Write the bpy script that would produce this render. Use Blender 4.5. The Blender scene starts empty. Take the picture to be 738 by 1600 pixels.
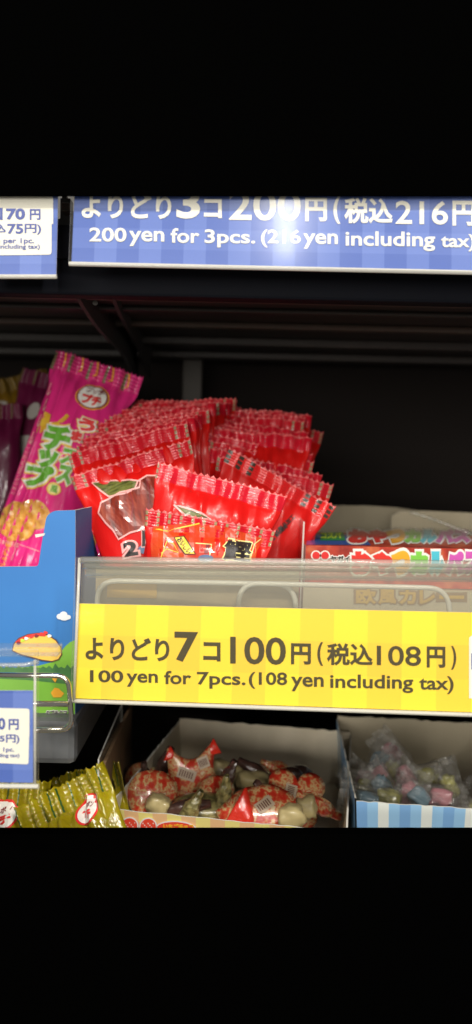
import bpy, bmesh, math, random
from mathutils import Vector, Matrix, noise
R = math.radians
random.seed(7)
S = bpy.context.scene
COL = S.collection

# ------------------------------------------------------------------ camera model
F = 1250.0; PITCH = R(3.45); ROLL = R(1.25)
fw = Vector((0, math.cos(PITCH), -math.sin(PITCH)))
up0 = Vector((0, math.sin(PITCH), math.cos(PITCH))); rt0 = Vector((1, 0, 0))
rt = rt0*math.cos(ROLL) + up0*math.sin(ROLL)
up = up0*math.cos(ROLL) - rt0*math.sin(ROLL)
def ray(px, py):
    return rt*((px-369)/F) - up*((py-800)/F) + fw
def P(px, py, Y):
    d = ray(px, py); return d*(Y/d.y)
def hit(px, py, O, N):
    d = ray(px, py); return d*(O.dot(N)/d.dot(N))

# ------------------------------------------------------------------ materials
def mat(name, col, rough=.5, spec=.5, metal=0, coat=0, trans=0, emit=None, bump=None, ior=1.45, sheen=0):
    m = bpy.data.materials.new(name); m.use_nodes = True
    nt = m.node_tree; b = nt.nodes['Principled BSDF']
    b.inputs['Base Color'].default_value = (*col, 1)
    b.inputs['Roughness'].default_value = rough
    b.inputs['Metallic'].default_value = metal
    b.inputs['Specular IOR Level'].default_value = spec
    b.inputs['Coat Weight'].default_value = coat
    b.inputs['Coat Roughness'].default_value = .08
    b.inputs['Transmission Weight'].default_value = trans
    b.inputs['IOR'].default_value = ior
    if bump:
        sc, st, dist = bump
        n = nt.nodes.new('ShaderNodeTexNoise'); n.inputs['Scale'].default_value = sc; n.inputs['Detail'].default_value = 4
        tc = nt.nodes.new('ShaderNodeTexCoord'); mp = nt.nodes.new('ShaderNodeMapping')
        mp.inputs['Scale'].default_value = (1, st, 1)
        nt.links.new(tc.outputs['Object'], mp.inputs[0]); nt.links.new(mp.outputs[0], n.inputs['Vector'])
        bu = nt.nodes.new('ShaderNodeBump'); bu.inputs['Strength'].default_value = 1; bu.inputs['Distance'].default_value = dist
        nt.links.new(n.outputs['Fac'], bu.inputs['Height']); nt.links.new(bu.outputs[0], b.inputs['Normal'])
        nt.links.new(bu.outputs[0], b.inputs['Coat Normal'])
    return m
def math_(nt, op, a, b=None):
    n = nt.nodes.new('ShaderNodeMath'); n.operation = op
    for i, v in enumerate((a, b)):
        if v is None: continue
        if isinstance(v, (int, float)): n.inputs[i].default_value = v
        else: nt.links.new(v, n.inputs[i])
    return n.outputs[0]
def mixc(nt, f, a, b):
    n = nt.nodes.new('ShaderNodeMix'); n.data_type = 'RGBA'
    for s, v in ((0, f), (6, a), (7, b)):
        if isinstance(v, (int, float)): n.inputs[s].default_value = v
        elif isinstance(v, tuple): n.inputs[s].default_value = (*v, 1)
        else: nt.links.new(v, n.inputs[s])
    return n.outputs[2]
def uvxy(nt):
    u = nt.nodes.new('ShaderNodeUVMap'); s = nt.nodes.new('ShaderNodeSeparateXYZ')
    nt.links.new(u.outputs[0], s.inputs[0]); return s.outputs[0], s.outputs[1]
def noisef(nt, scale, detail=3, stretch=(1, 1, 1), coord='Object'):
    tc = nt.nodes.new('ShaderNodeTexCoord'); mp = nt.nodes.new('ShaderNodeMapping'); mp.inputs['Scale'].default_value = stretch
    n = nt.nodes.new('ShaderNodeTexNoise'); n.inputs['Scale'].default_value = scale; n.inputs['Detail'].default_value = detail
    nt.links.new(tc.outputs[coord], mp.inputs[0]); nt.links.new(mp.outputs[0], n.inputs['Vector'])
    return n.outputs['Fac']
def ramp(nt, f, stops):
    r = nt.nodes.new('ShaderNodeValToRGB'); el = r.color_ramp.elements
    el[0].position, el[0].color = stops[0][0], (*stops[0][1], 1)
    el[1].position, el[1].color = stops[1][0], (*stops[1][1], 1)
    for p, c in stops[2:]:
        e = el.new(p); e.color = (*c, 1)
    nt.links.new(f, r.inputs[0]); return r.outputs[0]
def gingham(name, lo, mid, hi, rough=.5, coat=0, spec=.5):
    m = mat(name, lo, rough, spec, coat=coat); nt = m.node_tree; x, y = uvxy(nt)
    a = math_(nt, 'FLOORED_MODULO', math_(nt, 'FLOOR', x), 2); b = math_(nt, 'FLOORED_MODULO', math_(nt, 'FLOOR', y), 2)
    s = math_(nt, 'ADD', math_(nt, 'MULTIPLY', a, .65), math_(nt, 'MULTIPLY', b, .35))
    c = mixc(nt, s, lo, hi)
    n = noisef(nt, 900, 2, (1, .2, 1)); c2 = mixc(nt, math_(nt, 'MULTIPLY', n, .1), c, mid)
    nt.links.new(c2, nt.nodes['Principled BSDF'].inputs['Base Color']); return m
def noise_mat(name, stops, scale, rough=.5, detail=4, stretch=(1, 1, 1), bumpd=0, coat=0, spec=.5):
    m = mat(name, stops[0][1], rough, spec, coat=coat); nt = m.node_tree; b = nt.nodes['Principled BSDF']
    n = noisef(nt, scale, detail, stretch)
    nt.links.new(ramp(nt, n, stops), b.inputs['Base Color'])
    if bumpd:
        bu = nt.nodes.new('ShaderNodeBump'); bu.inputs['Distance'].default_value = bumpd
        nt.links.new(n, bu.inputs['Height']); nt.links.new(bu.outputs[0], b.inputs['Normal'])
    return m
def film_mat(name, body, seal_a, seal_b, freq, duty, rough=.28, bump=(260, .35, .0006), coat=.6, breakup=True, ends=None, edge=None, faint_glint=None):
    """printed plastic film; UV.x runs across the packet 0..1, UV.y counts seal heights from the nearest end"""
    m = mat(name, body, rough, .28, coat=coat, bump=bump); nt = m.node_tree; x, y = uvxy(nt)
    fx = math_(nt, 'FRACT', math_(nt, 'MULTIPLY', x, freq))
    st = math_(nt, 'LESS_THAN', fx, duty)
    if breakup:
        st = math_(nt, 'MULTIPLY', st, math_(nt, 'GREATER_THAN', math_(nt, 'FRACT', math_(nt, 'MULTIPLY', y, 3.1)), .25))
    inseal = math_(nt, 'MULTIPLY', math_(nt, 'LESS_THAN', y, .98), math_(nt, 'GREATER_THAN', y, .05))
    st = math_(nt, 'MULTIPLY', st, inseal)
    c = mixc(nt, math_(nt, 'LESS_THAN', y, 1.0), body, seal_a)
    nz = noisef(nt, 45, 2); c = mixc(nt, math_(nt, 'MULTIPLY', nz, .25), c, tuple(q*.72 for q in body))
    if ends is not None:
        far = math_(nt, 'GREATER_THAN', math_(nt, 'ABSOLUTE', math_(nt, 'SUBTRACT', x, .5)), ends)
        if faint_glint: c = mixc(nt, math_(nt, 'MULTIPLY', st, .16), c, faint_glint)
        st = math_(nt, 'MULTIPLY', st, far)
    c = mixc(nt, st, c, seal_b)
    cw = math_(nt, 'ADD', math_(nt, 'MULTIPLY', math_(nt, 'LESS_THAN', y, 1.0), .5 if edge else 0), coat); nt.links.new(cw, nt.nodes['Principled BSDF'].inputs['Coat Weight'])
    if edge: c = mixc(nt, math_(nt, 'LESS_THAN', y, .08), c, edge)
    nt.links.new(c, nt.nodes['Principled BSDF'].inputs['Base Color']); return m
def clear_mat(name, tint=(1, 1, 1), gloss=1.0, rough=.06, milk=.06, ior=1.45):
    m = bpy.data.materials.new(name); m.use_nodes = True; nt = m.node_tree; nt.nodes.clear()
    o = nt.nodes.new('ShaderNodeOutputMaterial'); t = nt.nodes.new('ShaderNodeBsdfTransparent'); t.inputs[0].default_value = (*tint, 1)
    g = nt.nodes.new('ShaderNodeBsdfGlossy'); g.inputs['Roughness'].default_value = rough
    d = nt.nodes.new('ShaderNodeBsdfDiffuse'); d.inputs[0].default_value = (.8, .79, .74, 1)
    fr = nt.nodes.new('ShaderNodeFresnel'); ge = nt.nodes.new('ShaderNodeNewGeometry')
    nt.links.new(math_(nt, 'ADD', math_(nt, 'MULTIPLY', ge.outputs['Backfacing'], 1/ior-ior), ior), fr.inputs[0])   # same reflectance from both sides of the film
    m1 = nt.nodes.new('ShaderNodeMixShader'); m2 = nt.nodes.new('ShaderNodeMixShader')
    m1.inputs[0].default_value = milk; nt.links.new(t.outputs[0], m1.inputs[1]); nt.links.new(d.outputs[0], m1.inputs[2])
    nt.links.new(math_(nt, 'MULTIPLY', fr.outputs[0], gloss), m2.inputs[0]); nt.links.new(m1.outputs[0], m2.inputs[1]); nt.links.new(g.outputs[0], m2.inputs[2])
    nt.links.new(m2.outputs[0], o.inputs[0]); return m

M = {}
M['void'] = mat('added_black_panel', (.0006, .0006, .0006), 1, 0)
M['dark'] = mat('dark_shelf_metal', (.05, .043, .04), .42, .5, bump=(60, 1, .0002))
M['darker'] = mat('black_back_panel', (.013, .010, .009), .8, .2)
M['navy'] = mat('navy_black_shelf_lip', (.006, .007, .011), .6, .08)
M['brown_dark'] = mat('dark_shelf_lip', (.11, .085, .07), .38, .5)
M['post'] = mat('grey_upright_metal', (.075, .066, .058), .5, .4)
M['bracket'] = mat('bracket_metal', (.07, .066, .066), .6, .3)
M['greylip'] = noise_mat('grey_powder_coat', [(.3, (.075, .08, .085)), (.7, (.11, .115, .12))], 90, .42, bumpd=.0001)
M['chrome'] = mat('chrome_wire', (.75, .74, .70), .14, .5, metal=1)
M['cover'] = clear_mat('clear_strip_cover', (.99, .99, .98), .9, .16, .008)
M['clear'] = clear_mat('clear_plastic', (.97, .97, .95), 1, .07, .05)
M['rim'] = clear_mat('clear_plastic_rim', (.90, .90, .86), 1.6, .14, .20)
M['haze'] = clear_mat('hazy_pocket_plastic', (.88, .88, .84), 1, .2, .09)
M['edge'] = clear_mat('plastic_cut_edge', (.9, .9, .88), 1.2, .15, .60)
M['yel'] = gingham('yellow_gingham_paper', (.93, .74, .030), (.9, .6, .03), (.87, .57, .035), .55)
M['blu'] = gingham('blue_gingham_paper', (.052, .115, .45), (.07, .14, .5), (.12, .20, .58), .4, coat=.2)
M['ink_olive'] = mat('olive_ink', (.05, .036, .004), .6)
M['cream'] = mat('cream_ink', (.84, .82, .74), .5)
M['card'] = mat('cream_card', (.82, .80, .72), .55)
M['ink_blue'] = mat('blue_ink', (.07, .10, .36), .6)
EDGE_GLINT = (.80, .14, .14); DASH_GLINT = (.80, .22, .24)  # painted highlights: pale seal teeth and faint seal dashes, put into the film colour
M['red_film'] = film_mat('red_packet_film', (.62, .008, .006), (.58, .006, .020), (.30, .22, .13), 11.3, .26, rough=.34, bump=(200, .3, .0003), coat=.14, ends=.36, edge=EDGE_GLINT, faint_glint=DASH_GLINT)
M['red_film_w'] = film_mat('striped_red_packet_film', (.62, .008, .006), (.58, .006, .020), (.32, .24, .13), 11.3, .24, rough=.34, bump=(200, .3, .0003), coat=.14, ends=.0, edge=EDGE_GLINT)
M['red_film_b'] = film_mat('crumpled_red_packet_film', (.60, .008, .007), (.58, .006, .024), (.30, .2, .13), 12, .2, rough=.32, bump=(260, .5, .0003), coat=.2, ends=.44, edge=EDGE_GLINT, faint_glint=DASH_GLINT)
M['red_back'] = film_mat('red_packet_back_film', (.54, .008, .007), (.72, .012, .014), (.05, .035, .025), 9.5, .42, rough=.34, bump=(200, .3, .0003), coat=.14, ends=.22, edge=EDGE_GLINT)
M['orange_print'] = noise_mat('orange_print', [(.35, (.58, .022, .008)), (.7, (.66, .085, .014))], 70, .3, coat=.5)
M['pink_line'] = mat('pink_outline_print', (.85, .42, .40), .35, coat=.4)
M['leaf'] = noise_mat('bamboo_leaf_print', [(.35, (.05, .06, .012)), (.6, (.16, .17, .04))], 160, .35, stretch=(1, 6, 1), coat=.4)
M['jerky'] = noise_mat('jerky_print', [(.3, (.08, .008, .005)), (.5, (.22, .022, .010)), (.7, (.36, .06, .025))], 170, .35, stretch=(2.4, .5, 1), coat=.4)
M['black'] = mat('black_ink', (.02, .015, .015), .4)
M['bluegrey'] = mat('blue_print', (.10, .17, .32), .4)
M['yellow_print'] = mat('yellow_print', (.85, .60, .06), .4, coat=.3)
M['paleyellow'] = mat('pale_yellow_print', (.86, .76, .30), .4, coat=.3)
M['mag_film'] = film_mat('magenta_snack_film', (.80, .030, .235), (.66, .03, .19), (.16, .12, .06), 5.0, .17, rough=.2, bump=(150, .22, .0008), coat=1, breakup=False)
M['mag_shade'] = film_mat('shade_toned_magenta_film', (.085, .005, .03), (.10, .006, .034), (.08, .05, .012), 6.0, .15, rough=.3, bump=(120, .3, .0008), breakup=False)  # magenta film with the shade deep in the shelf put into its colour
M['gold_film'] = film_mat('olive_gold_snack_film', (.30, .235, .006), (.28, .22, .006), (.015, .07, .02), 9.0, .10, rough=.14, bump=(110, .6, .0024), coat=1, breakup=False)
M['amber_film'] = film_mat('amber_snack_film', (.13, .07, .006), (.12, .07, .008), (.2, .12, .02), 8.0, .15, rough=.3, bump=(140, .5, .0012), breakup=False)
M['maroon'] = mat('maroon_print', (.22, .02, .03), .4)
M['white'] = mat('white_print', (.82, .80, .76), .4, coat=.3)
M['green'] = mat('green_print', (.13, .42, .03), .4, coat=.3)
M['redink'] = mat('red_print', (.72, .03, .03), .4, coat=.3)
M['cracker'] = noise_mat('cracker_print', [(.3, (.50, .19, .035)), (.5, (.72, .34, .06)), (.7, (.83, .50, .13))], 260, .3, coat=.6)
M['chips'] = noise_mat('tortilla_print', [(.35, (.62, .30, .02)), (.65, (.80, .50, .05))], 120, .3, coat=.4)
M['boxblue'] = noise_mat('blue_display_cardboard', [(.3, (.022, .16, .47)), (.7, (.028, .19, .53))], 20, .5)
M['boxblue_shade'] = mat('shaded_blue_display_cardboard', (.02, .12, .36), .5)  # same blue card, with the turned side's shade mixed into the colour
M['kraftwhite'] = noise_mat('uncoated_white_cardboard', [(.3, (.60, .53, .40)), (.7, (.70, .62, .48))], 60, .8, bumpd=.0002)
M['kraft'] = noise_mat('brown_cardboard', [(.3, (.20, .12, .06)), (.7, (.28, .18, .10))], 40, .8, stretch=(1, 8, 1))
M['tornedge'] = mat('torn_cardboard_edge', (.70, .68, .62), .9)
M['hill'] = noise_mat('green_hill_print', [(.3, (.17, .42, .04)), (.7, (.22, .50, .05))], 30, .5)
M['bush'] = noise_mat('dark_bush_print', [(.3, (.05, .17, .05)), (.7, (.07, .22, .06))], 200, .5)
M['taco'] = noise_mat('taco_shell_print', [(.4, (.88, .55, .09)), (.75, (.90, .60, .12))], 120, .5)
M['taco_line'] = mat('brown_outline_print', (.12, .04, .02), .5)
M['cloud'] = mat('cloud_print', (.72, .76, .80), .5)
M['meat'] = noise_mat('sausage_photo_print', [(.3, (.26, .022, .015)), (.5, (.45, .045, .025)), (.72, (.60, .15, .06))], 130, .35, coat=.5)
M['boxedge'] = mat('blue_box_print', (.05, .12, .42), .3, coat=.6)
M['green_l'] = mat('bright_green_print', (.03, .30, .08), .3, coat=.5)
M['lime'] = mat('lime_print', (.55, .75, .06), .4)
M['t_red'] = mat('letter_red', (.75, .04, .03), .35, coat=.5)
M['t_orange'] = mat('letter_orange', (.88, .42, .03), .35, coat=.5)
M['t_green'] = mat('letter_green', (.22, .60, .08), .35, coat=.5)
M['t_cyan'] = mat('letter_cyan', (.08, .52, .66), .35, coat=.5)
M['t_mag'] = mat('letter_magenta', (.62, .10, .45), .35, coat=.5)
M['candybox'] = gingham('yellow_pink_gingham_card', (.90, .78, .25), (.9, .6, .4), (.88, .42, .28), .5)
M['heart'] = mat('strawberry_red_print', (.80, .07, .035), .4, coat=.4)
M['stripe_d'] = mat('blue_stripe_card', (.17, .38, .68), .5)
M['foilred'] = noise_mat('red_patterned_candy_foil', [(.38, (.50, .03, .015)), (.47, (.55, .10, .04)), (.52, (.60, .44, .20)), (.60, (.50, .08, .03)), (.66, (.62, .50, .30))], 230, .25, coat=.8, bumpd=.0006)
M['foilplain'] = mat('plain_red_candy_foil', (.66, .03, .015), .22, coat=.8, bump=(200, 1, .0008))
M['creamchoc'] = mat('cream_chocolate', (.50, .41, .20), .4, coat=.3)
M['brownchoc'] = noise_mat('dark_brown_wrapper', [(.3, (.035, .018, .014)), (.7, (.10, .05, .04))], 150, .25, coat=.8, bumpd=.0006)
M['label'] = mat('label_silver', (.46, .36, .26), .4)
M['oliveprint'] = noise_mat('green_brown_candy_foil', [(.35, (.09, .08, .03)), (.6, (.30, .26, .10))], 300, .3, coat=.6)
M['pinkc'] = mat('pink_candy', (.48, .19, .22), .4, coat=.5)
M['yelc'] = mat('yellow_candy', (.34, .32, .08), .4, coat=.5)
M['bluec'] = mat('pale_blue_candy', (.17, .27, .33), .4, coat=.5)
M['wrap'] = clear_mat('cellophane', (.97, .97, .97), 1.3, .10, .05)
M['greybag'] = mat('silver_grey_print', (.27, .25, .23), .5)
M['beige'] = noise_mat('beige_cardboard', [(.3, (.38, .33, .23)), (.7, (.45, .39, .28))], 30, .7)
M['tan'] = noise_mat('tan_cardboard', [(.3, (.26, .20, .12)), (.7, (.36, .29, .17))], 55, .7)
M['ochre'] = noise_mat('ochre_print', [(.3, (.50, .32, .05)), (.7, (.42, .25, .05))], 90, .6)
def stripes(name):
    m = mat(name, (.2, .4, .7), .5); nt = m.node_tree; x, y = uvxy(nt)
    i = math_(nt, 'FLOORED_MODULO', math_(nt, 'FLOOR', x), 4)
    c = mixc(nt, math_(nt, 'GREATER_THAN', i, .5), (.20, .40, .70), (.30, .54, .80))
    c = mixc(nt, math_(nt, 'GREATER_THAN', i, 1.5), c, (.76, .80, .76))
    c = mixc(nt, math_(nt, 'GREATER_THAN', i, 2.5), c, (.30, .54, .80))
    nt.links.new(c, nt.nodes['Principled BSDF'].inputs['Base Color']); return m
M['stripe'] = stripes('blue_white_striped_card')

# ------------------------------------------------------------------ scene helpers
def tag(o, label, cat, group=None, kind=None):
    o['label'] = label; o['category'] = cat
    if group: o['group'] = group
    if kind: o['kind'] = kind
    return o
def thing(name, mw, label, cat, group=None):
    o = bpy.data.objects.new(name, None); COL.objects.link(o); o.empty_display_size = .01
    o.matrix_world = mw if isinstance(mw, Matrix) else Matrix.Translation(mw)
    return tag(o, label, cat, group)
def frame(o, x, y):
    x = x.normalized(); z = x.cross(y).normalized(); y = z.cross(x)
    m = Matrix((x, y, z)).transposed().to_4x4(); m.translation = o; return m
class MB:
    def __init__(s): s.v = []; s.f = []; s.m = []; s.uv = []; s.mats = []
    def mi(s, m):
        if m not in s.mats: s.mats.append(m)
        return s.mats.index(m)
    def add(s, vs, fs, m, uv=None):
        k = len(s.v); s.v += [Vector(v) for v in vs]; i = s.mi(m)
        for f in fs:
            s.f.append([k+a for a in f]); s.m.append(i); s.uv.append([uv[a] for a in f] if uv else [(0, 0)]*len(f))
        return s
    def quad(s, a, b, c, d, m, uv=None): return s.add([a, b, c, d], [(0, 1, 2, 3)], m, uv)
    def box(s, c, sx, sy, sz, m, rot=None):
        vs = [Vector((x*sx/2, y*sy/2, z*sz/2)) for x in (-1, 1) for y in (-1, 1) for z in (-1, 1)]
        if rot: vs = [rot @ v for v in vs]
        return s.add([v+Vector(c) for v in vs], [(0, 1, 3, 2), (4, 6, 7, 5), (0, 4, 5, 1), (2, 3, 7, 6), (0, 2, 6, 4), (1, 5, 7, 3)], m)
    def span(s, lo, hi, m):
        lo = Vector(lo); hi = Vector(hi); d = hi-lo; return s.box((lo+hi)/2, d.x, d.y, d.z, m)
    def slab(s, pts, n, m, medge=None):
        """polygon pts (3-D, planar) given thickness along n"""
        k = len(pts); n = Vector(n); vs = [Vector(p) for p in pts]+[Vector(p)+n for p in pts]
        s.add(vs, [tuple(range(k)), tuple(reversed(range(k, 2*k)))], m)
        s.add(vs, [(i, i+k, (i+1) % k+k, (i+1) % k) for i in range(k)], medge or m); return s
    def tube(s, pts, r, m, n=10):
        pts = [Vector(p) for p in pts]; vs = []; fs = []; prev = None
        for i, p in enumerate(pts):
            t = (pts[min(i+1, len(pts)-1)]-pts[max(i-1, 0)]).normalized()
            if prev is None: a = t.orthogonal().normalized()
            else: a = (prev-t*prev.dot(t)).normalized()
            prev = a; b = t.cross(a); rr = r[i] if isinstance(r, (list, tuple)) else r
            vs += [p+(a*math.cos(2*math.pi*j/n)+b*math.sin(2*math.pi*j/n))*rr for j in range(n)]
        for i in range(len(pts)-1):
            for j in range(n): fs.append((i*n+j, i*n+(j+1) % n, (i+1)*n+(j+1) % n, (i+1)*n+j))
        fs += [tuple(reversed(range(n))), tuple(range((len(pts)-1)*n, len(pts)*n))]
        return s.add(vs, fs, m)
    def build(s, name, parent=None, smooth=False, world=True, bevel=0):
        me = bpy.data.meshes.new(name)
        vs = s.v
        if parent and world:
            inv = parent.matrix_world.inverted(); vs = [inv @ v for v in vs]
        me.from_pydata([tuple(v) for v in vs], [], s.f)
        for m in s.mats: me.materials.append(m)
        uvl = me.uv_layers.new(name='UVMap')
        for p, mi, uv in zip(me.polygons, s.m, s.uv):
            p.material_index = mi; p.use_smooth = smooth
            for li, c in zip(p.loop_indices, uv): uvl.data[li].uv = c
        me.validate(); me.update()
        o = bpy.data.objects.new(name, me); COL.objects.link(o)
        if parent: o.parent = parent
        if bevel:
            b = o.modifiers.new('bevel', 'BEVEL'); b.width = bevel; b.segments = 2; b.limit_method = 'ANGLE'
        return o
def rounded(pts, r, n=6):
    """round the corners of a poly-line of 3-D or 2-D points"""
    out = []
    for i, p in enumerate(pts):
        p = Vector(p)
        if i in (0, len(pts)-1): out.append(p); continue
        a = (Vector(pts[i-1])-p); b = (Vector(pts[i+1])-p)
        ra = min(r, a.length*.49); rb = min(r, b.length*.49)
        s0 = p+a.normalized()*ra; s1 = p+b.normalized()*rb
        for k in range(n+1):
            t = k/n; out.append(s0*(1-t)**2+p*2*t*(1-t)+s1*t*t)
    return out

# ------------------------------------------------------------------ flat artwork: outlines and letters in photo units, laid on a surface
_tc = {}
def glyphs(s, bold, shear=0, full=False):
    key = (s, round(bold, 3), shear, full)
    if key in _tc: return _tc[key]
    c = bpy.data.curves.new('t', 'FONT'); c.body = s; c.bevel_depth = bold; c.bevel_resolution = 1 if bold < .05 else 2
    c.resolution_u = 4; c.shear = shear
    o = bpy.data.objects.new('t', c); COL.objects.link(o)
    dg = bpy.context.evaluated_depsgraph_get(); dg.update()
    me = bpy.data.meshes.new_from_object(o.evaluated_get(dg))
    bpy.data.objects.remove(o); bpy.data.curves.remove(c)
    vs = [v.co.copy() for v in me.vertices]; fs = [tuple(p.vertices) for p in me.polygons]
    bpy.data.meshes.remove(me)
    if bold > 0:      # keep the front half only
        keep = [i for i, f in enumerate(fs) if min(vs[a].z for a in f) > -1e-5]
        fs = [fs[i] for i in keep]
    k_ = 0 if full else bold
    x0 = min(v.x for v in vs)+k_; x1 = max(v.x for v in vs)-k_; y0 = min(v.y for v in vs)+k_; y1 = max(v.y for v in vs)-k_
    zb = max(bold, 1e-6)
    vs = [((v.x-x0)/(x1-x0), (v.y-y0)/(y1-y0), v.z/zb) for v in vs]
    _tc[key] = (vs, fs); return _tc[key]
def cut(vs, fs, step):
    bm = bmesh.new(); bv = [bm.verts.new(v) for v in vs]
    for f in fs:
        try: bm.faces.new([bv[a] for a in f])
        except ValueError: pass
    for ax in (0, 1):
        c = [v.co[ax] for v in bm.verts]
        if not c: break
        k = math.floor(min(c)/step)+1
        while k*step < max(c):
            co = Vector((0, 0, 0)); co[ax] = k*step; no = Vector((0, 0, 0)); no[ax] = 1
            bmesh.ops.bisect_plane(bm, geom=bm.verts[:]+bm.edges[:]+bm.faces[:], plane_co=co, plane_no=no); k += 1
    bm.verts.index_update()
    V = [v.co.copy() for v in bm.verts]; Fc = [tuple(v.index for v in f.verts) for f in bm.faces]; bm.free(); return V, Fc
class Sheet:
    """a surface with a frame: local x right, y up, z to the viewer; height(x, y) lifts it"""
    def __init__(s, mw, height=None, uvscale=None):
        s.mw = mw; s.h = height or (lambda x, y: 0.0); s.O = mw.translation.copy(); s.N = (mw.to_3x3() @ Vector((0, 0, 1))); s.inv = mw.inverted(); s.lift = .00012
    def loc(s, px, py):
        w = hit(px, py, s.O, s.N); return s.inv @ w
    def lay(s, mb, V, Fc, m, layer, eps=.00006, step=None):
        if step: V, Fc = cut(V, Fc, step)
        out = []
        for v in V:
            l = s.loc(v[0], v[1]); z = s.h(l.x, l.y)+s.lift*(1+layer)+eps*v[2]
            out.append((l.x, l.y, z))
        mb.add(out, Fc, m)
def T(sh, mb, s, box, m, layer=1, bold=.03, rot=0, step=None, slope=0, shear=0, full=None):
    """box = x0,y0,x1,y1 of the ink on the photo; slope = rise of the base line in px per px; rot = degrees about the box centre"""
    vs, fs = glyphs(s, bold, shear, (bold <= .055 and not step) if full is None else full); x0, y0, x1, y1 = box; cx, cy = (x0+x1)/2, (y0+y1)/2
    ca, sa = math.cos(R(rot)), math.sin(R(rot)); V = []
    for a, b, c in vs:
        x = x0+a*(x1-x0); y = y1-b*(y1-y0)+slope*(x-cx)
        dx, dy = x-cx, y-cy
        V.append((cx+dx*ca-dy*sa, cy+dx*sa+dy*ca, c))
    sh.lay(mb, V, fs, m, layer, step=step)
def poly(sh, mb, pts, m, layer=0, step=None):
    sh.lay(mb, [(x, y, 0) for x, y in pts], [tuple(reversed(range(len(pts))))], m, layer, step=step)
def stroke(sh, mb, pts, w, m, layer=0, closed=False, step=None):
    n = len(pts); L = []; Rr = []
    for i in range(n):
        a = Vector(pts[(i-1) % n] if (closed or i > 0) else pts[i]); b = Vector(pts[(i+1) % n] if (closed or i < n-1) else pts[i])
        d = (b-a); d = d.normalized() if d.length else Vector((1, 0)); nn = Vector((-d.y, d.x))*w/2
        p = Vector(pts[i]); L.append(p+nn); Rr.append(p-nn)
    V = [(p.x, p.y, 0) for p in L+Rr]; k = n if closed else n-1
    sh.lay(mb, V, [(i, (i+1) % n, n+(i+1) % n, n+i) for i in range(k)], m, layer, step=step)
def ell(cx, cy, rx, ry, n=28, rot=0, wob=0):
    o = []
    for k in range(n):
        t = 2*math.pi*k/n; q = 1+wob*math.sin(3*t+1)+wob*.7*math.sin(7*t); x = rx*q*math.cos(t); y = ry*q*math.sin(t)
        o.append((cx+x*math.cos(R(rot))-y*math.sin(R(rot)), cy+x*math.sin(R(rot))+y*math.cos(R(rot))))
    return o
def quad_sheet(tl, tr, bl):
    """frame with its origin at bl; x to the right edge, y up to tl"""
    return Sheet(frame(bl, tr-tl, tl-bl))

# ================================================================== SHELVING
# upper shelf
us = thing('upper_shelf', P(369, 300, .50), 'dark metal shelf overhead with ribbed underside behind the long blue price strip', 'shelf')
mb = MB()
xl, xr = P(-700, 600, .70).x, P(1450, 600, .70).x
zu = P(369, 468, .434).z
mb.span((xl, .352, zu), (xr, .70, zu+.012), M['dark'])
mb.span((xl, .3500, zu-.001), (xr, .3518, zu+.013), M['navy'])
mb.build('shelf_board', us)
for Y0, dz, mm, wd in ((.352, .016, 'navy', .010), (.405, .004, 'brown_dark', .020), (.455, .003, 'dark', .012), (.50, .004, 'brown_dark', .008), (.56, .006, 'dark', .012), (.63, .006, 'dark', .012)):
    MB().span((xl, Y0, zu-dz), (xr, Y0+wd, zu-.0002), M[mm]).build('underside_rib', us, bevel=.0012)
mb = MB()
a, b_, c, d = P(-900, -60, .3270), P(1640, -60, .3270), P(1640, 307, .3270), P(-900, 307, .3270)
mb.slab([a, b_, c, d], (0, -.0012, 0), M['void']).build('front_panel', us)  # added black board, keeps the view above the blue strip black
# brackets: curved cantilever arms under the upper shelf
def arm(pts, Ys, w, th=.002):
    L = [P(x, y, Y) for (x, y), Y in zip(pts, Ys)]
    L = rounded(L, .03, 5); m = MB(); n = len(L)
    vs = []
    for i, p in enumerate(L):
        t = i/(n-1); ww = w*(1-.25*t)
        vs += [p, p+Vector((th, 0, 0)), p+Vector((th, 0, ww)), p+Vector((0, 0, ww))]
    fs = []
    for i in range(n-1):
        for j in range(4): fs.append((i*4+j, i*4+(j+1) % 4, i*4+4+(j+1) % 4, i*4+4+j))
    fs += [(3, 2, 1, 0), (n*4-4, n*4-3, n*4-2, n*4-1)]
    return m.add(vs, fs, M['bracket'])
for pts in ([(96, 425), (120, 470), (150, 515), (196, 560), (212, 610)], [(160, 428), (172, 462), (186, 496), (212, 540), (232, 590)]):
    o = arm(pts, [.37, .41, .46, .54, .62], .035).build('bracket', us)
mb = MB()
for px, py in ((118, 440), (149, 473), (134, 455)):
    mb.tube([P(px, py, .372), P(px, py, .376)], .0012, M['post'])
mb.tube([P(100, 345, .372), P(106, 425, .372)], .0038, M['dark'])
mb.build('bolt', us)
MB().span(P(94, 372, .366), Vector((P(110, 310, .366).x, .372, P(110, 310, .366).z)), M['greylip']).build('upright_bracket', us)
mb = MB(); mb.span(P(95, 330, .355), Vector((P(109, 312, .355).x, .362, P(109, 316, .355).z)), M['post'])
mb.build('hook_clip', us, bevel=.0006)
mb = MB(); mb.span(P(96, 363, .355), Vector((P(108, 358, .355).x, .362, P(108, 355, .355).z)), M['card']); mb.build('hook_clip', us, bevel=.0006)
# back panel + upright post
bk = MB().span((xl, .705, -.33), (xr, .712, zu+.05), M['darker']).build('back_panel')
tag(bk, 'black back panel behind all the goods', 'panel', kind='structure')
po = MB().span((P(286, 600, .66).x, .655, -.0998), (P(316, 600, .66).x, .668, P(300, 560, .66).z), M['post']).build('upright_post', bevel=.001)
tag(po, 'short grey metal upright standing in the dark behind the red packets', 'post')

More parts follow.
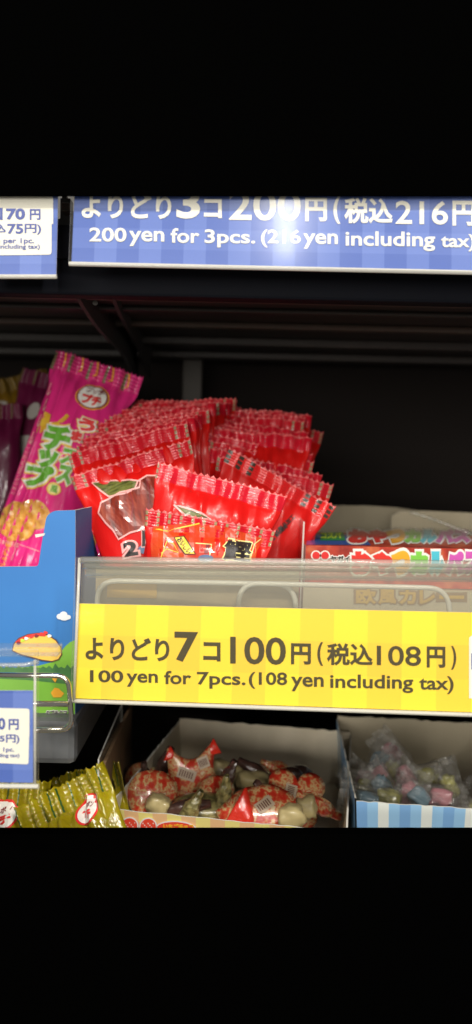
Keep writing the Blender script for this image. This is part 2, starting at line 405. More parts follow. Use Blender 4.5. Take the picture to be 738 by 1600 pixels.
# middle shelf: a centre deck and a lower grey deck on the left
zc = -.0855
ms = thing('middle_shelf', Vector((P(500, 1000, .5).x, .5, zc-.016)), 'dark metal shelf deck that carries the red packets, behind the yellow price strip', 'shelf')
MB().span((P(190, 1050, .36).x, .352, zc-.014), (xr, .70, zc), M['dark']).build('shelf_board', ms)
zt = P(60, 1124, .362).z; zb_ = P(60, 1196, .362).z; xe = P(119, 1160, .362).x
gs = thing('grey_shelf', Vector((P(0, 1160, .5).x, .5, zb_)), 'grey powder coated shelf with thick rounded front lip under the blue display carton', 'shelf')
MB().span((xl, .362, zb_), (xe, .70, zt), M['greylip']).build('shelf_board', gs, bevel=.0035)
# lower shelf
zl = -.197
ls = thing('lower_shelf', Vector((0, .5, zl)), 'black bottom shelf holding the candy boxes and the gold snack packets', 'shelf')
MB().span((xl, .345, zl-.012), (xr, .70, zl-.0003), M['darker']).build('shelf_board', ls)
a, b_, c, d = P(-900, 1293, .335), P(1640, 1293, .335), P(1640, 1660, .335), P(-900, 1660, .335)
MB().slab([a, b_, c, d], (0, -.006, 0), M['void']).build('front_panel', ls)  # added black board, keeps the view below the candy boxes black

# ================================================================== PRICE STRIPS
def strip(name, label, tl, tr, br, bl, Yl, Yr, paper_m, cells, holder, group='price strips clipped to the shelf fronts', skip_rim=False):
    """corner px of the paper; holder = outset px (left, top, right, bottom)"""
    A, B, C_, D = P(*tl, Yl), P(*tr, Yr), P(*br, Yr), P(*bl, Yl)
    sh = Sheet(frame(D, B-A, A-D))
    root = thing(name, sh.mw, label, 'price sign', group)
    loc = lambda x, y: sh.loc(x, y)
    a, b, c, d = loc(*tl), loc(*tr), loc(*br), loc(*bl)
    m = MB(); nx = 12
    U = lambda t, e0, e1: e0.lerp(e1, t)
    vs = []; uv = []
    for i in range(nx+1):
        t = i/nx
        for (e0, e1, v) in ((d, c, 0), (a, b, cells[1])):
            q = U(t, e0, e1); vs.append(Vector((q.x, q.y, 0))); uv.append((t*cells[0]+cells[2], v+cells[3]))
    m.add(vs, [(2*i, 2*i+2, 2*i+3, 2*i+1) for i in range(nx)], paper_m, uv)
    m.add([v-Vector((0, 0, .0003)) for v in vs], [(2*i, 2*i+1, 2*i+3, 2*i+2) for i in range(nx)], M['card'], uv)
    m.build('paper_strip', root, world=False)
    ol, ot, orr, ob = holder
    hl = [loc(tl[0]-ol, tl[1]-ot), loc(tr[0]+orr, tr[1]-ot), loc(br[0]+orr, br[1]+ob), loc(bl[0]-ol, bl[1]+ob)]
    hl = [Vector((q.x, q.y, 0)) for q in hl]
    m = MB(); z = Vector((0, 0, .0016)); m.slab([q+z for q in hl], (0, 0, .0006), M['cover'], M['edge']); m.build('clear_cover', root, world=False)
    m = MB(); r = .0009; m.tube([hl[3]+z*.6, hl[2]+z*.6], r, M['edge']); m.build('bottom_lip', root, world=False)
    return root, sh, hl
YS, yellow_sh, hl = strip('price_strip', 'long yellow checked price strip for 7 pieces in a clear holder',
    (122, 943), (800, 958.5), (800, 1115), (115, 1091), .340, .322, M['yel'], (13, 2.9, .15, .05), (2, 73, 0, 3))
m = MB()
sh = yellow_sh
for s, bx, bo in (('よりどり', (134, 996, 265, 1032), .028), ('7', (273, 987, 310, 1034), .03), ('コ', (318, 1003, 345, 1033), .035),
               ('100', (360, 995, 447, 1038), .015), ('円', (455, 1005, 486, 1038), .032), ('(', (496, 1003, 505, 1040), .03), ('税込', (511, 1005, 583, 1040), .030),
               ('108', (589, 1009, 658, 1040), .012), ('円', (667, 1010, 696, 1043), .032), (')', (705, 1009, 713, 1046), .03)):
    T(sh, m, s, bx, M['ink_olive'], 1, bo, slope=.022)
for s, bx in (('100', (141, 1047, 193, 1066)), ('yen', (198, 1052, 247, 1073)), ('for', (257, 1048, 299, 1069)), ('7pcs.', (308, 1050, 384, 1076)), ('(108', (389, 1050, 449, 1076)), ('yen', (455, 1057, 506, 1080)),
              ('including', (516, 1054, 646, 1082)), ('tax)', (655, 1056, 709, 1084))):
    T(sh, m, s, bx, M['ink_olive'], 1, .02, slope=.012)
m.build('lettering', YS, world=False)
m = MB(); V = rounded([(733, 1040), (733, 993), (766, 994)], 6)+rounded([(799, 994), (799, 1092), (766, 1092)], 6)+rounded([(733, 1091), (733, 1040)], 5)[:1]
V = [(v[0], v[1]) for v in V]; poly(sh, m, V, M['card'], 1); T(sh, m, '100', (736.5, 1020, 768, 1046), M['ink_blue'], 2, .03); m.build('price_card', YS, world=False)
# moulded bars along the top of the clear holder
lc = lambda x, y, z: (lambda q: Vector((q.x, q.y, z)))(sh.loc(x, y))
m = MB()
for y0, dz, r in ((874, .001, .0015), (883, -.003, .0020), (895, -.007, .0022), (904, -.010, .0010)):
    m.tube([lc(127, y0, dz), lc(300, y0+2.2, dz), lc(500, y0+4, dz), lc(800, y0+8, dz)], r, M['rim'], 12)
m.build('holder_rim', YS, world=False, smooth=True)
m = MB(); m.slab([lc(124, 950, -.0022), lc(800, 966, -.0022), lc(800, 884, -.0022), lc(127, 878, -.0022)], (0, 0, .0008), M['haze'], M['edge']); m.build('holder_pocket', YS, world=False)
m = MB(); m.tube([lc(126, 871, .0012), lc(117, 1093, .0012)], .0007, M['edge']); m.build('holder_side', YS, world=False, smooth=True)

BS, sh, hl = strip('price_strip', 'long blue checked price strip reading 200 yen for 3 pieces under the top shelf edge',
    (117, 296), (800, 302), (800, 424), (112, 409), .3308, .3302, M['blu'], (19.7, 3.6, .0, .3), (3, 6, 0, 4))
m = MB()
for s, bx, bo in (('よりどり', (128, 303, 268, 342), .030), ('3', (276, 293, 313, 342), .03), ('コ', (319, 311, 347, 341), .035), ('200', (358, 297, 470, 345), .015),
               ('円', (477, 309, 511, 346), .034), ('(', (521, 307, 532, 350), .032), ('税込', (538, 309, 614, 350), .032), ('216', (618, 314, 700, 351), .015), ('円', (707, 314, 742, 353), .034), (')', (750, 312, 760, 356), .03)):
    T(sh, m, s, bx, M['cream'], 1, bo, slope=.012)
for s, bx in (('200', (140, 356, 198, 378)), ('yen', (202, 361, 257, 385)), ('for', (267, 357, 312, 380)), ('3pcs.', (320, 359, 399, 387)), ('(216', (408, 359, 470, 387)), ('yen', (474, 365, 528, 389)),
              ('including', (540, 362, 680, 392)), ('tax)', (689, 366, 742, 393))):
    T(sh, m, s, bx, M['cream'], 1, .02, slope=.010)
m.build('lettering', BS, world=False)

TL, sh, hl = strip('price_strip', 'short blue price sign with white 70 yen card, left end of top shelf',
    (-60, 300), (91, 300), (88, 430), (-60, 430), .330, .330, M['blu'], (4.4, 3.6, .3, .5), (0, 4, 2, 3))
m = MB(); V = [(v[0], v[1]) for v in rounded([(0, 306), (83.5, 306), (83.5, 350)], 5)+rounded([(81, 350), (81, 398), (0, 399)], 5)+[Vector((-40, 399)), Vector((-40, 306))]]
poly(sh, m, V, M['card'], 1); m.build('price_card', TL, world=False)
m = MB()
for s, bx, bo in (('1コ', (-34, 325, 5, 344), .03), ('70', (10, 326, 40, 344), .045), ('円', (47, 327, 64, 344), .035), ('(税込', (-34, 350, 10, 366), .03), ('75', (12, 350, 37, 366), .035), ('円)', (39, 350, 65, 367), .03), ('70yen per 1pc.', (-34, 372, 54, 383), .025), ('(75yen including tax)', (-37, 382, 63, 391), .025)):
    T(sh, m, s, bx, M['ink_blue'], 2, bo)
m.build('lettering', TL, world=False)

LL, sh, hl = strip('price_strip', 'small blue price sign with white card in a clear holder, lower left',
    (-60, 1079), (52, 1079), (52, 1223), (-60, 1222), .300, .300, M['blu'], (3.2, 3.6, .7, .5), (0, 66, 10, 4))
m = MB(); V = [(v[0], v[1]) for v in rounded([(0, 1106), (46.5, 1107), (46.5, 1150)], 4)+rounded([(46, 1150), (45, 1194), (0, 1192)], 4)+[Vector((-40, 1192)), Vector((-40, 1106))]]
poly(sh, m, V, M['card'], 1); m.build('price_card', LL, world=False)
m = MB()
for s, bx, bo in (('70', (-13, 1121, 9, 1140), .04), ('円', (14, 1123, 30, 1140), .035), ('(税込75', (-50, 1147, 8, 1161), .03), ('円)', (10, 1147, 31, 1162), .03), ('70yen per 1pc.', (-48, 1167, 23, 1176), .025), ('(75yen including tax)', (-48, 1177, 31, 1184), .025)):
    T(sh, m, s, bx, M['ink_blue'], 2, bo)
m.build('lettering', LL, world=False)
lc = lambda x, y, z: (lambda q: Vector((q.x, q.y, z)))(sh.loc(x, y))
m = MB(); m.box(lc(5, 1019, -.004), .042, .0035, .008, M['clear']); m.build('holder_rim', LL, world=False, bevel=.0006)
m = MB(); m.tube([lc(-60, 1037, .002), lc(40, 1037, .002), lc(62, 1033, .001)], .0008, M['rim']); m.tube([lc(56, 1030, .001), lc(56, 1222, .001)], .0005, M['edge']); m.build('holder_side', LL, world=False, smooth=True)

# chrome wire guard (left) and wire loops behind the yellow strip
wg = thing('wire_guard', P(60, 1130, .335), 'bent chrome wire guard in front of the blue display carton', 'wire guard')
r = .0011
m = MB(); m.tube(rounded([P(-60, 1054, .335), P(107, 1056, .335), P(113, 1140, .335), P(-60, 1141, .335)], .0055, 8), r, M['chrome'], 12); m.build('wire_loop', wg, smooth=True)
m = MB(); m.tube([P(-60, 1099, .333), P(106, 1100, .333)], r*1.1, M['chrome'], 12); m.build('wire_rod', wg, smooth=True)
wl = thing('wire_guard', P(400, 960, .36), 'low wire loops seen through the clear top of the yellow strip holder', 'wire guard')
for pts in ([(151, 1000), (153, 907), (460, 913), (466, 1000)], [(372, 1000), (374, 911), (700, 919), (706, 1000)]):
    Yw = .3565 if pts[0][0] < 200 else .3540
    m = MB(); m.tube(rounded([P(x, y, Yw) for x, y in pts], .009, 8), .0012, M['edge'], 10); m.build('wire_loop', wl, smooth=True)

# ================================================================== PACKETS
def make_bag(w, L, Tt, seal, teeth, seed, pinch=.05, crimp=.0014, wr=1.0, amp=.00022, tooth=.0011, nx=None, ridge=0, taper=0):
    """pillow packet; local origin at the bottom centre, y up, z to the viewer. returns (builder, front height function)"""
    rnd = random.Random(seed); ph = [rnd.uniform(0, 6.28) for _ in range(12)]; off = Vector((seed*3.7, seed*1.3, 0))
    nx = nx or teeth*4
    def hw(y):
        b = max(0, min(1, min(y-seal, L-seal-y)/.012)); b = b*b*(3-2*b)
        return w/2*(1-pinch*b)*(1-taper*(1-y/L))
    def body(x, y):
        d = min(y-seal, L-seal-y)
        if d <= 0: return 0
        g = min(1, d/(L*.20)); g = math.sin(g*math.pi/2)**.75
        q = min(1, abs(x)/hw(y)); return g*max(0, 1-q**2.6)**.8
    def wrk(x, y):
        d = max(0, min(y-seal, L-seal-y)); e = math.exp(-d/.016)
        z = .00075*e*math.sin(x/w*21+ph[0]+1.2*math.sin(x/w*9+ph[1]))
        z += .0012*noise.noise(Vector((x*55+ph[2], y*28, seed)))+.0003*noise.noise(Vector((x*150, y*50+ph[3], seed)))
        rdg = 1-abs(noise.noise(Vector((x*70+y*22+ph[4], y*14-x*8, seed*2.1))))*2.2
        z += .0007*max(0, rdg)**3
        if ridge:
            e2 = max(0, min(1, (.12-x/w)/.35))*min(1, d/.012)
            t_ = x/w*9+1.3*noise.noise(Vector((x*10, y*12, seed)))+y*6
            z += ridge*e2*(1-abs(((t_) % 1)*2-1))**2*(.4+.8*max(0, noise.noise(Vector((x*40, y*25, seed+5)))+.4))
        q = min(1, abs(x)/(w/2)); return z*wr*(1-q**4)
    def sealz(x, y):
        z = .0011*math.sin(x/w*5+ph[5])+.0007*math.sin(x/w*13+ph[6])*wr+.0006*math.sin(x/w*46+ph[7]+y*60)*wr+.0007*noise.noise(Vector((x*260, y*120, seed)))*wr
        return z
    def front(x, y):
        d = min(y, L-y)
        z = sealz(x, y)*max(0, 1-max(0, d-seal)/.02)
        if d < seal: return z+amp*math.sin(d/crimp*2*math.pi)
        k = min(1, (d-seal)/.006)
        return z+Tt/2*body(x, y)+wrk(x, y)*k
    def back(x, y):
        d = min(y, L-y); z = sealz(x, y)*max(0, 1-max(0, d-seal)/.02)
        if d < seal: return z+amp*math.sin(d/crimp*2*math.pi)-.00015
        return z-Tt/2*body(x, y)*.8-.00015
    ns = max(10, int(seal/crimp*5)); ys = [seal*i/ns for i in range(ns)]
    nb = 44; mid = [seal+(L-2*seal)*i/nb for i in range(nb+1)]
    ys = ys+mid+[L-seal+seal*(i+1)/ns for i in range(ns)]
    m = MB(); rows = len(ys); cols = nx+1
    filmi = None
    vf = []; vb = []; uv = []
    for j, y in enumerate(ys):
        for i in range(cols):
            u = i/nx*2-1; x = u*hw(y); yy = y
            if j == rows-1 or j == 0:
                t = abs(((i/nx*teeth) % 1)-.5)*2
                yy = y+(tooth*(t-.5))*(1 if j else -1)
            wav = .0006*noise.noise(Vector((u*3, j*.0+seed, 1)))*(1 if j > rows//2 else -1)*min(1, max(0, (abs(j-rows/2)/(rows/2)-.6)*2.5))
            vf.append(Vector((x, yy+wav, front(x, y)))); vb.append(Vector((x, yy+wav, back(x, y))))
            uv.append((i/nx, min(y, L-y)/seal))
    fs = []
    for j in range(rows-1):
        for i in range(nx): fs.append((j*cols+i, j*cols+i+1, (j+1)*cols+i+1, (j+1)*cols+i))
    return vf, vb, fs, uv, front, rows, cols
def bag_object(root, bag, film):
    vf, vb, fs, uv, front, rows, cols = bag
    m = MB(); n = len(vf)
    ring = [(0, j) for j in range(rows)]
    k = []
    m.add(vf+vb, fs+[tuple(a+n for a in reversed(f)) for f in fs]
          + [(j*cols, (j+1)*cols, (j+1)*cols+n, j*cols+n) for j in range(rows-1)]
          + [((j+1)*cols-1, (j+1)*cols-1+n, (j+2)*cols-1+n, (j+2)*cols-1) for j in range(rows-1)], film, uv+uv)
    return m.build('wrapper', root, smooth=True, world=False)
def bag_frame(tl, ang, w, L, Y, lean=18, yaw=0, flip=False):
    """top left corner in px, the top edge turned by ang degrees on the photo, leaning back by lean"""
    A = P(*tl, Y); B = P(tl[0]+100*math.cos(R(ang)), tl[1]+100*math.sin(R(ang)), Y)
    x = (B-A).normalized(); x = (x+Vector((0, math.tan(R(yaw)), 0))).normalized()
    u0 = Vector((0, 1, 0)).cross(x)*-1
    u0 = x.cross(Vector((0, 1, 0)))  # up in the plane
    if u0.z < 0: u0 = -u0
    y = u0*math.cos(R(lean))+Vector((0, 1, 0))*math.sin(R(lean))
    y = (y-x*y.dot(x)).normalized()
    o = A+x*(w/2)-y*L
    return frame(o, x, y)
def dup(root, mw, label):
    r_ = root.copy(); COL.objects.link(r_); r_.matrix_world = mw; r_['label'] = label
    for ch in list(root.children):
        c = ch.copy(); COL.objects.link(c); c.parent = r_
    return r_
ORD = ['front', 'second', 'third', 'fourth', 'fifth', 'sixth', 'seventh', 'eighth', 'ninth', 'tenth', 'eleventh', 'twelfth', 'thirteenth', 'fourteenth'] or ['front', 'second', 'third', 'fourth', 'fifth', 'sixth', 'seventh', 'eighth', 'ninth', 'tenth']
RW, RL, RS = .0655, .083, .0082
GR = 'red jerky snack packets fanned on the middle shelf'

pc = thing('packet_carton', Vector((P(300, 900, .36).x, .36, zc)), 'low tan carton holding the red packets, seen through the clear strip holder', 'carton')
a, b_ = P(150, 886, .3595), P(468, 893, .3595); c_ = Vector((b_.x, b_.y, zc+.0005)); d_ = Vector((a.x, a.y, zc+.0005))
MB().slab([d_, c_, b_, a], (0, .0008, 0), M['tan'], M['tornedge']).build('front_panel', pc)
a = P(168, 905, .3592); b_ = P(245, 935, .3592)
MB().span((a.x, .3589, b_.z), (b_.x, .3594, a.z), M['ochre']).build('printed_patch', pc)
# ---- front packet of the left fan, with its printed picture
def new_red(label, tl, ang, Y, seed, film='red_film', lean=18, yaw=0, art=None, w=RW, L=RL, T_=.0095, wr=1.0):
    def low_(L): 
        f_ = bag_frame(tl, ang, w, L, Y, lean, yaw); return min((f_ @ Vector((sx*w*.4, 0, 0))).z for sx in (-1, 1))
    while low_(L) < zc+.001: L -= .001
    mw = bag_frame(tl, ang, w, L, Y, lean, yaw)
    bag = make_bag(w, L, T_, RS, 21, seed, wr=wr, tooth=.0017, amp=.00009, taper=.20)
    root = thing('snack_packet', mw, label, 'snack packet', GR)
    bag_object(root, bag, M[film])
    if art:
        sh = Sheet(mw, bag[4]); sh.lift = .00016; m = MB(); art(sh, m); m.build('printed_artwork', root, world=False, smooth=False)
    return root
def art_left(sh, m):
    st = 7
    lf = [(144, 755), (168, 751), (200, 752), (222, 756), (221, 766), (198, 774), (172, 778), (158, 768)]
    jk = [(160, 788), (190, 772), (214, 768), (218, 756), (232, 748), (250, 746), (262, 760), (262, 800), (252, 826), (230, 830), (206, 836), (188, 846), (180, 832), (168, 820), (156, 804)]
    poly(sh, m, lf, M['leaf'], 1, st); stroke(sh, m, lf, 2.6, M['pink_line'], 2, True, 9)
    poly(sh, m, jk, M['jerky'], 1.6, st); stroke(sh, m, jk, 2.6, M['pink_line'], 2.6, True, 9)
    for (x, y, l) in ((206, 772, 50), (232, 752, 60)):
        stroke(sh, m, [(x, y), (x+5, y+l*.4), (x+1, y+l)], 1.4, M['maroon'], 3, step=9)
    T(sh, m, '2', (198, 851, 216, 871), M['pink_line'], 3, .14, rot=-8, step=9); T(sh, m, '2', (198, 851, 216, 871), M['black'], 4, .05, rot=-8, step=9)
    poly(sh, m, ell(229, 862, 10, 7), M['bluegrey'], 3, 9)
    T(sh, m, 'ト', (226, 834, 240, 856), M['pink_line'], 3, .12, step=9); T(sh, m, 'ト', (226, 834, 240, 856), M['black'], 4, .05, step=9)
L0 = new_red('red packet with a printed jerky picture at the front of the left fan', (109, 744), -17, .415, 3, art=art_left, yaw=3)
def art_mid(sh, m):
    lf = [(272, 790), (282, 793), (300, 798), (318, 806), (330, 814), (306, 812), (288, 806)]
    poly(sh, m, lf, M['leaf'], 1, 9); stroke(sh, m, lf, 3, M['pink_line'], 2, True, 9)
F1 = new_red('red packet behind the orange printed one, leaning right in the middle', (247, 722), 15, .392, 5, 'red_film_b', art=art_mid, lean=12, T_=.010)
def art_front(sh, m):
    # orange lower field, gold ribbon, outlined flavour characters
    poly(sh, m, [(240, 823), (300, 817), (352, 823), (400, 838), (414, 842), (402, 860), (396, 886), (238, 886), (236, 850)], M['orange_print'], 0, 8)
    stroke(sh, m, [(243, 826), (262, 830), (285, 824), (312, 818)], 2.0, M['yellow_print'], 1, step=8)
    rb = [(273, 840), (288, 838), (296, 850), (306, 866), (290, 866), (281, 854)]
    poly(sh, m, rb, M['yellow_print'], 2, 8); stroke(sh, m, rb, 1.6, M['black'], 3, True, 8)
    T(sh, m, 'おいしい', (275, 848, 303, 857), M['black'], 3, .02, rot=52, step=8)
    lf = [(262, 846), (272, 850), (280, 864), (262, 858), (254, 864), (252, 874)]
    stroke(sh, m, lf, 1.4, M['yellow_print'], 1, True, 8)
    stroke(sh, m, [(306, 849), (331, 851), (328, 870), (322, 870)], 1.6, M['paleyellow'], 1, step=8)
    for q in ((325, 853), (323, 862)): poly(sh, m, [(q[0]-3, q[1]-2), (q[0]+3, q[1]-2), (q[0]+3, q[1]+3), (q[0]-3, q[1]+3)], M['maroon'], 2, 8)
    poly(sh, m, ell(322, 873, 12, 6), M['bluegrey'], 2, 8)
    T(sh, m, '鰹', (351, 845, 392, 876), M['paleyellow'], 1.5, .10, rot=6, step=8)
    T(sh, m, '鰹', (351, 845, 392, 876), M['black'], 2.8, .035, rot=6, step=8)
    stroke(sh, m, [(408, 842), (398, 850), (392, 870)], 1.4, M['paleyellow'], 2, step=8)
F2 = new_red('frontmost red packet with an orange lower print and gold ribbon', (228, 795), 9.5, .378, 8, 'red_film_w', art=art_front, lean=8, w=.0625)
def art_back(sh, m):
    for i, (x0, y0, x1, y1, s) in enumerate(((398, 838, 424, 846, '品名'), (408, 822, 466, 830, 'カツオ製品加工'), (408, 833, 452, 840, '内容量 賞味期限'))):
        T(sh, m, s, (x0, y0, x1, y1), M['black'], 1, .03, rot=-43, step=9)
FB = new_red('red packet turned back to front, its corner sticking out furthest right', (358, 700), 29, .424, 11, 'red_back', art=art_back, lean=10, yaw=4, T_=.008)
# ---- left fan, copies of two sources stepping backwards and upwards
srcA = F1; srcL = L0
leftfan = [((107, 711), -15, .418), ((126, 694), -13.5, .428), ((134, 682), -12, .438), ((146, 671), -11, .448), ((157, 660), -9.5, .458), ((172, 650), -7.5, .468), ((186, 641), -5, .478), ((197, 634), -3, .488), ((207, 628), -1, .498)]
proto2 = None
def dense(fan, n):
    o = []
    for k in range(n):
        t_ = k*(len(fan)-1)/(n-1); i = min(int(t_), len(fan)-2); f_ = t_-i; (a, an_, Ya), (b, bn_, Yb2) = fan[i], fan[i+1]
        o.append(((a[0]*(1-f_)+b[0]*f_, a[1]*(1-f_)+b[1]*f_), an_*(1-f_)+bn_*f_, Ya*(1-f_)+Yb2*f_))
    return o
leftfan = [(a, b, c+.006) for a, b, c in dense(leftfan, 12)]
for i, (tl, an, Y) in enumerate(leftfan):
    lab = '%s red packet from the front of the left fan' % ORD[i+1]
    tl = (tl[0]+random.uniform(-4, 4), tl[1]+random.uniform(-2, 2))
    mw = bag_frame(tl, an+random.uniform(-2, 2), RW, RL, Y, 18+random.uniform(-2, 2), random.uniform(-5, 5))
    if i == 0: proto2 = new_red(lab, tl, an, Y, 21, 'red_film', wr=1.3)
    elif i == 1: proto3 = new_red(lab, tl, an, Y, 33, 'red_film_b', wr=1.8)
    elif i == 2: proto4 = new_red(lab, tl, an, Y, 41, 'red_film_b', wr=1.5)
    else: dup([proto3, proto2, proto4][i % 3], mw, lab)
rightfan = [((347, 713), 13, .438), ((334, 690), 11, .447), ((326, 678), 10, .455), ((326, 668), 8.5, .463), ((320, 659), 7.5, .471), ((325, 651), 7, .479), ((322, 643), 6.5, .487), ((328, 635), 5.5, .495), ((331, 627), 5, .503)]
rightfan = [((a[0]-10, a[1]), b, c) for a, b, c in dense(rightfan, 12)]
for i, (tl, an, Y) in enumerate(rightfan):
    tl = (tl[0]+random.uniform(-7, 5), tl[1]+random.uniform(-2.5, 2.5))
    mw = bag_frame(tl, an+random.uniform(-3, 3), RW, RL, Y, 18+random.uniform(-3, 3), random.uniform(-6, 6))
    dup([proto4, proto3, proto2][i % 3] if i else proto2, mw, '%s red packet from the front of the right fan' % ORD[i])
dup(proto2, bag_frame((350, 642), 12, RW, RL, .513, 18, 3), 'rearmost red packet, tilted so its corner shows right of the right fan')

# ---- magenta snack packet
MW, ML = .0560, .168
GM = 'petit snack packets on the left shelf'
mw = bag_frame((87, 549), 15.5, MW, ML, .492, 13, -3)
mw = mw @ Matrix.Translation((0, ML, 0)) @ Matrix.Rotation(R(-1.5), 4, 'Z') @ Matrix.Translation((0, -ML, 0))
# skew towards the photo's lean
bag = make_bag(MW, ML, .026, .0118, 22, 4, pinch=.12, crimp=.0023, wr=1.5, amp=.00034, tooth=.0017, ridge=.0026)
mg = thing('snack_packet', mw, 'shiny magenta cracker packet with green lettering standing tallest in the blue carton', 'snack packet', GM)
bag_object(mg, bag, M['mag_film'])
sh = Sheet(mw, bag[4]); sh.lift = .00018; m = MB()
for x, y in ((104, 552), (131, 560), (154, 567), (178, 575), (202, 583)):
    stroke(sh, m, [(x, y), (x-.5, y+10), (x-2.5, y+20), (x-8, y+22)] if x > 104 else [(x, y), (x-1, y+12), (x-4, y+22)], 2.3, M['t_orange'], 3, step=4)
poly(sh, m, ell(148, 627, 26, 21.5, rot=10), M['t_orange'], 1, 6); poly(sh, m, ell(148, 627, 24.3, 20, rot=10), M['maroon'], 2, 6); poly(sh, m, ell(148, 627, 21.5, 18, rot=10), M['white'], 3, 6)
T(sh, m, 'プッチ', (140, 613, 166, 622), M['maroon'], 4, .05, rot=14, step=6); T(sh, m, 'プチ', (134, 625, 161, 640), M['redink'], 4, .07, rot=14, step=6)
# chips behind the name
poly(sh, m, [(66, 668), (76, 650), (86, 656), (84, 672), (70, 684), (62, 682)], M['chips'], 1, 7)
stroke(sh, m, [(86, 672), (98, 671), (108, 664), (113, 658)], 6, M['chips'], 1, step=7)
rows = (('チ', (79, 677, 115, 713), 14, 'green'), ('ッ', (70, 714, 96, 739), 14, 'green'), ('プ', (50, 736, 88, 768), 14, 'green'),
        ('う', (130, 664, 152, 682), 14, 'redink'), ('ま', (120, 684, 134, 698), 14, 'redink'), ('ス', (104, 713, 126, 735), 14, 'green'), ('ス', (98, 738, 119, 762), 14, 'green'))
for s, bx, rt_, c in rows: T(sh, m, s, bx, M['yellow_print'], 2, .20, rot=rt_, step=6)
for s, bx, rt_, c in rows: T(sh, m, s, bx, M['white'], 3.2, .14, rot=rt_, step=6)
for s, bx, rt_, c in rows: T(sh, m, s, bx, M[c], 5, .065, rot=rt_, step=6)
poly(sh, m, ell(92, 771, 11, 9.5, rot=14, wob=.03), M['yellow_print'], 3, 6); poly(sh, m, ell(92, 771, 9, 7.6, rot=14), M['paleyellow'], 4, 6); T(sh, m, '風', (87, 766, 98, 777), M['green'], 5, .03, rot=14, step=6)
poly(sh, m, ell(62, 810, 26, 22, rot=30, wob=.02), M['cracker'], 1, 6); poly(sh, m, ell(34, 820, 33, 29, rot=40, wob=.02), M['cracker'], 2.4, 6)
for i, (x, y, s, c) in enumerate(((44, 716, 'ふんわりさくさく', 'pink_line'), (34, 745, 'とまらないおいしさ', 'pink_line'))):
    T(sh, m, s, (x-32, y-4, x+32, y+4), M[c], 1, .0, rot=-72, step=7)
T(sh, m, '原材料名', (0, 849, 40, 856), M['pink_line'], 1, .02, rot=14, step=7)
T(sh, m, 'アレルゲン表示', (-6, 866, 44, 873), M['t_orange'], 1, .04, rot=-72, step=7)
stroke(sh, m, [(28, 880), (38, 855), (70, 866)], 1, M['pink_line'], 1, step=7)
for x, y in ((82, 612), (77, 638), (68, 662), (56, 688)): T(sh, m, 'し', (x-4, y-9, x+2, y+9), M['pink_line'], 1, .05, rot=20, step=7)
m.build('printed_artwork', mg, world=False)
# magenta packet whose flank shows right of the carton
mw = bag_frame((104, 803), 14, .044, .062, .440, 10, 3)
g2 = thing('snack_packet', mw, 'magenta packet mostly hidden between the blue carton and the red packets', 'snack packet', GM)
bag = make_bag(.044, .062, .014, .0098, 22, 14, pinch=.07, wr=1.0); bag_object(g2, bag, M['mag_film'])
sh = Sheet(mw, bag[4]); m = MB(); poly(sh, m, ell(142, 845, 9, 22, wob=.02), M['cracker'], 1, 8); m.build('printed_artwork', g2, world=False)
# packets further back on the left, shade put into the magenta film
def side_bag(label, tl, ang, Y, film, w, L, seed, art=None, lean=8, yaw=0):
    mw = bag_frame(tl, ang, w, L, Y, lean, yaw); bag = make_bag(w, L, .018, .0095, 20, seed, pinch=.08, wr=1.4)
    t = thing('snack_packet', mw, label, 'snack packet', GM); bag_object(t, bag, M[film])
    if art:
        sh = Sheet(mw, bag[4]); m = MB(); art(sh, m); m.build('printed_artwork', t, world=False)
    return t
def art_grey(sh, m):
    poly(sh, m, ell(56, 645, 9, 14, rot=25), M['greybag'], 1, 8)
    poly(sh, m, [(34, 684), (52, 684), (30, 750), (14, 800), (-4, 800), (10, 745)], M['greybag'], 1, 9)
    T(sh, m, '栄養成分表示', (4, 726, 54, 732), M['black'], 2, .02, rot=-72, step=9)
side_bag('shade-coloured magenta packet with a grey label panel behind the tall magenta one', (36, 574), 16, .532, 'mag_shade', .058, .165, 52, art_grey)
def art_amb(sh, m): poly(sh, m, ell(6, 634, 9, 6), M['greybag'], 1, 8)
side_bag('amber yellow packet at the back left above a shade-coloured magenta one', (-38, 604), -16, .560, 'amber_film', .05, .15, 53, art_amb, yaw=4)
side_bag('shade-coloured magenta packet cut by the left edge of the photo', (-72, 634), -2, .515, 'mag_shade', .044, .14, 54)

# ---- gold packets bottom left
def gold(label, tl, ang, Y, w, L, seed, badge=None, lean=20, yaw=0):
    mw = bag_frame(tl, ang, w, L, Y, lean, yaw); bag = make_bag(w, L, .016, .0125, 18, seed, pinch=.05, crimp=.0026, wr=3.2)
    t = thing('snack_packet', mw, label, 'snack packet', 'gold snack packets at the lower left'); bag_object(t, bag, M['gold_film'])
    if badge:
        cx, cy, rx, ry, rot = badge; sh = Sheet(mw, bag[4]); sh.lift = .0002; m = MB()
        poly(sh, m, ell(cx, cy, rx+3, ry+3, rot=rot), M['redink'], 1, 6); poly(sh, m, ell(cx, cy, rx, ry, rot=rot), M['white'], 2, 6)
        T(sh, m, 'ブルボン', (cx-rx*.6, cy-ry*.55, cx+rx*.6, cy-ry*.15), M['maroon'], 3, .03, rot=rot*0-12, step=6)
        T(sh, m, 'プチ', (cx-rx*.62, cy+ry*.0, cx+rx*.62, cy+ry*.62), M['redink'], 3, .07, rot=rot*0-12, step=6)
        m.build('printed_artwork', t, world=False)
    return t
gold('gold packet with green seal lines and a crimped edge, rising to the right', (27, 1262), -28, .362, .046, .052, 61, (141, 1264, 15, 22, 8), lean=24)
gold('gold packet under the small blue price sign with a round white badge', (-70, 1212), 3, .372, .046, .06, 62, (6, 1271, 22, 20, 0), lean=15)
gold('crumpled gold packet standing behind under the grey shelf lip', (80, 1215), -14, .395, .036, .06, 63, None, lean=8)

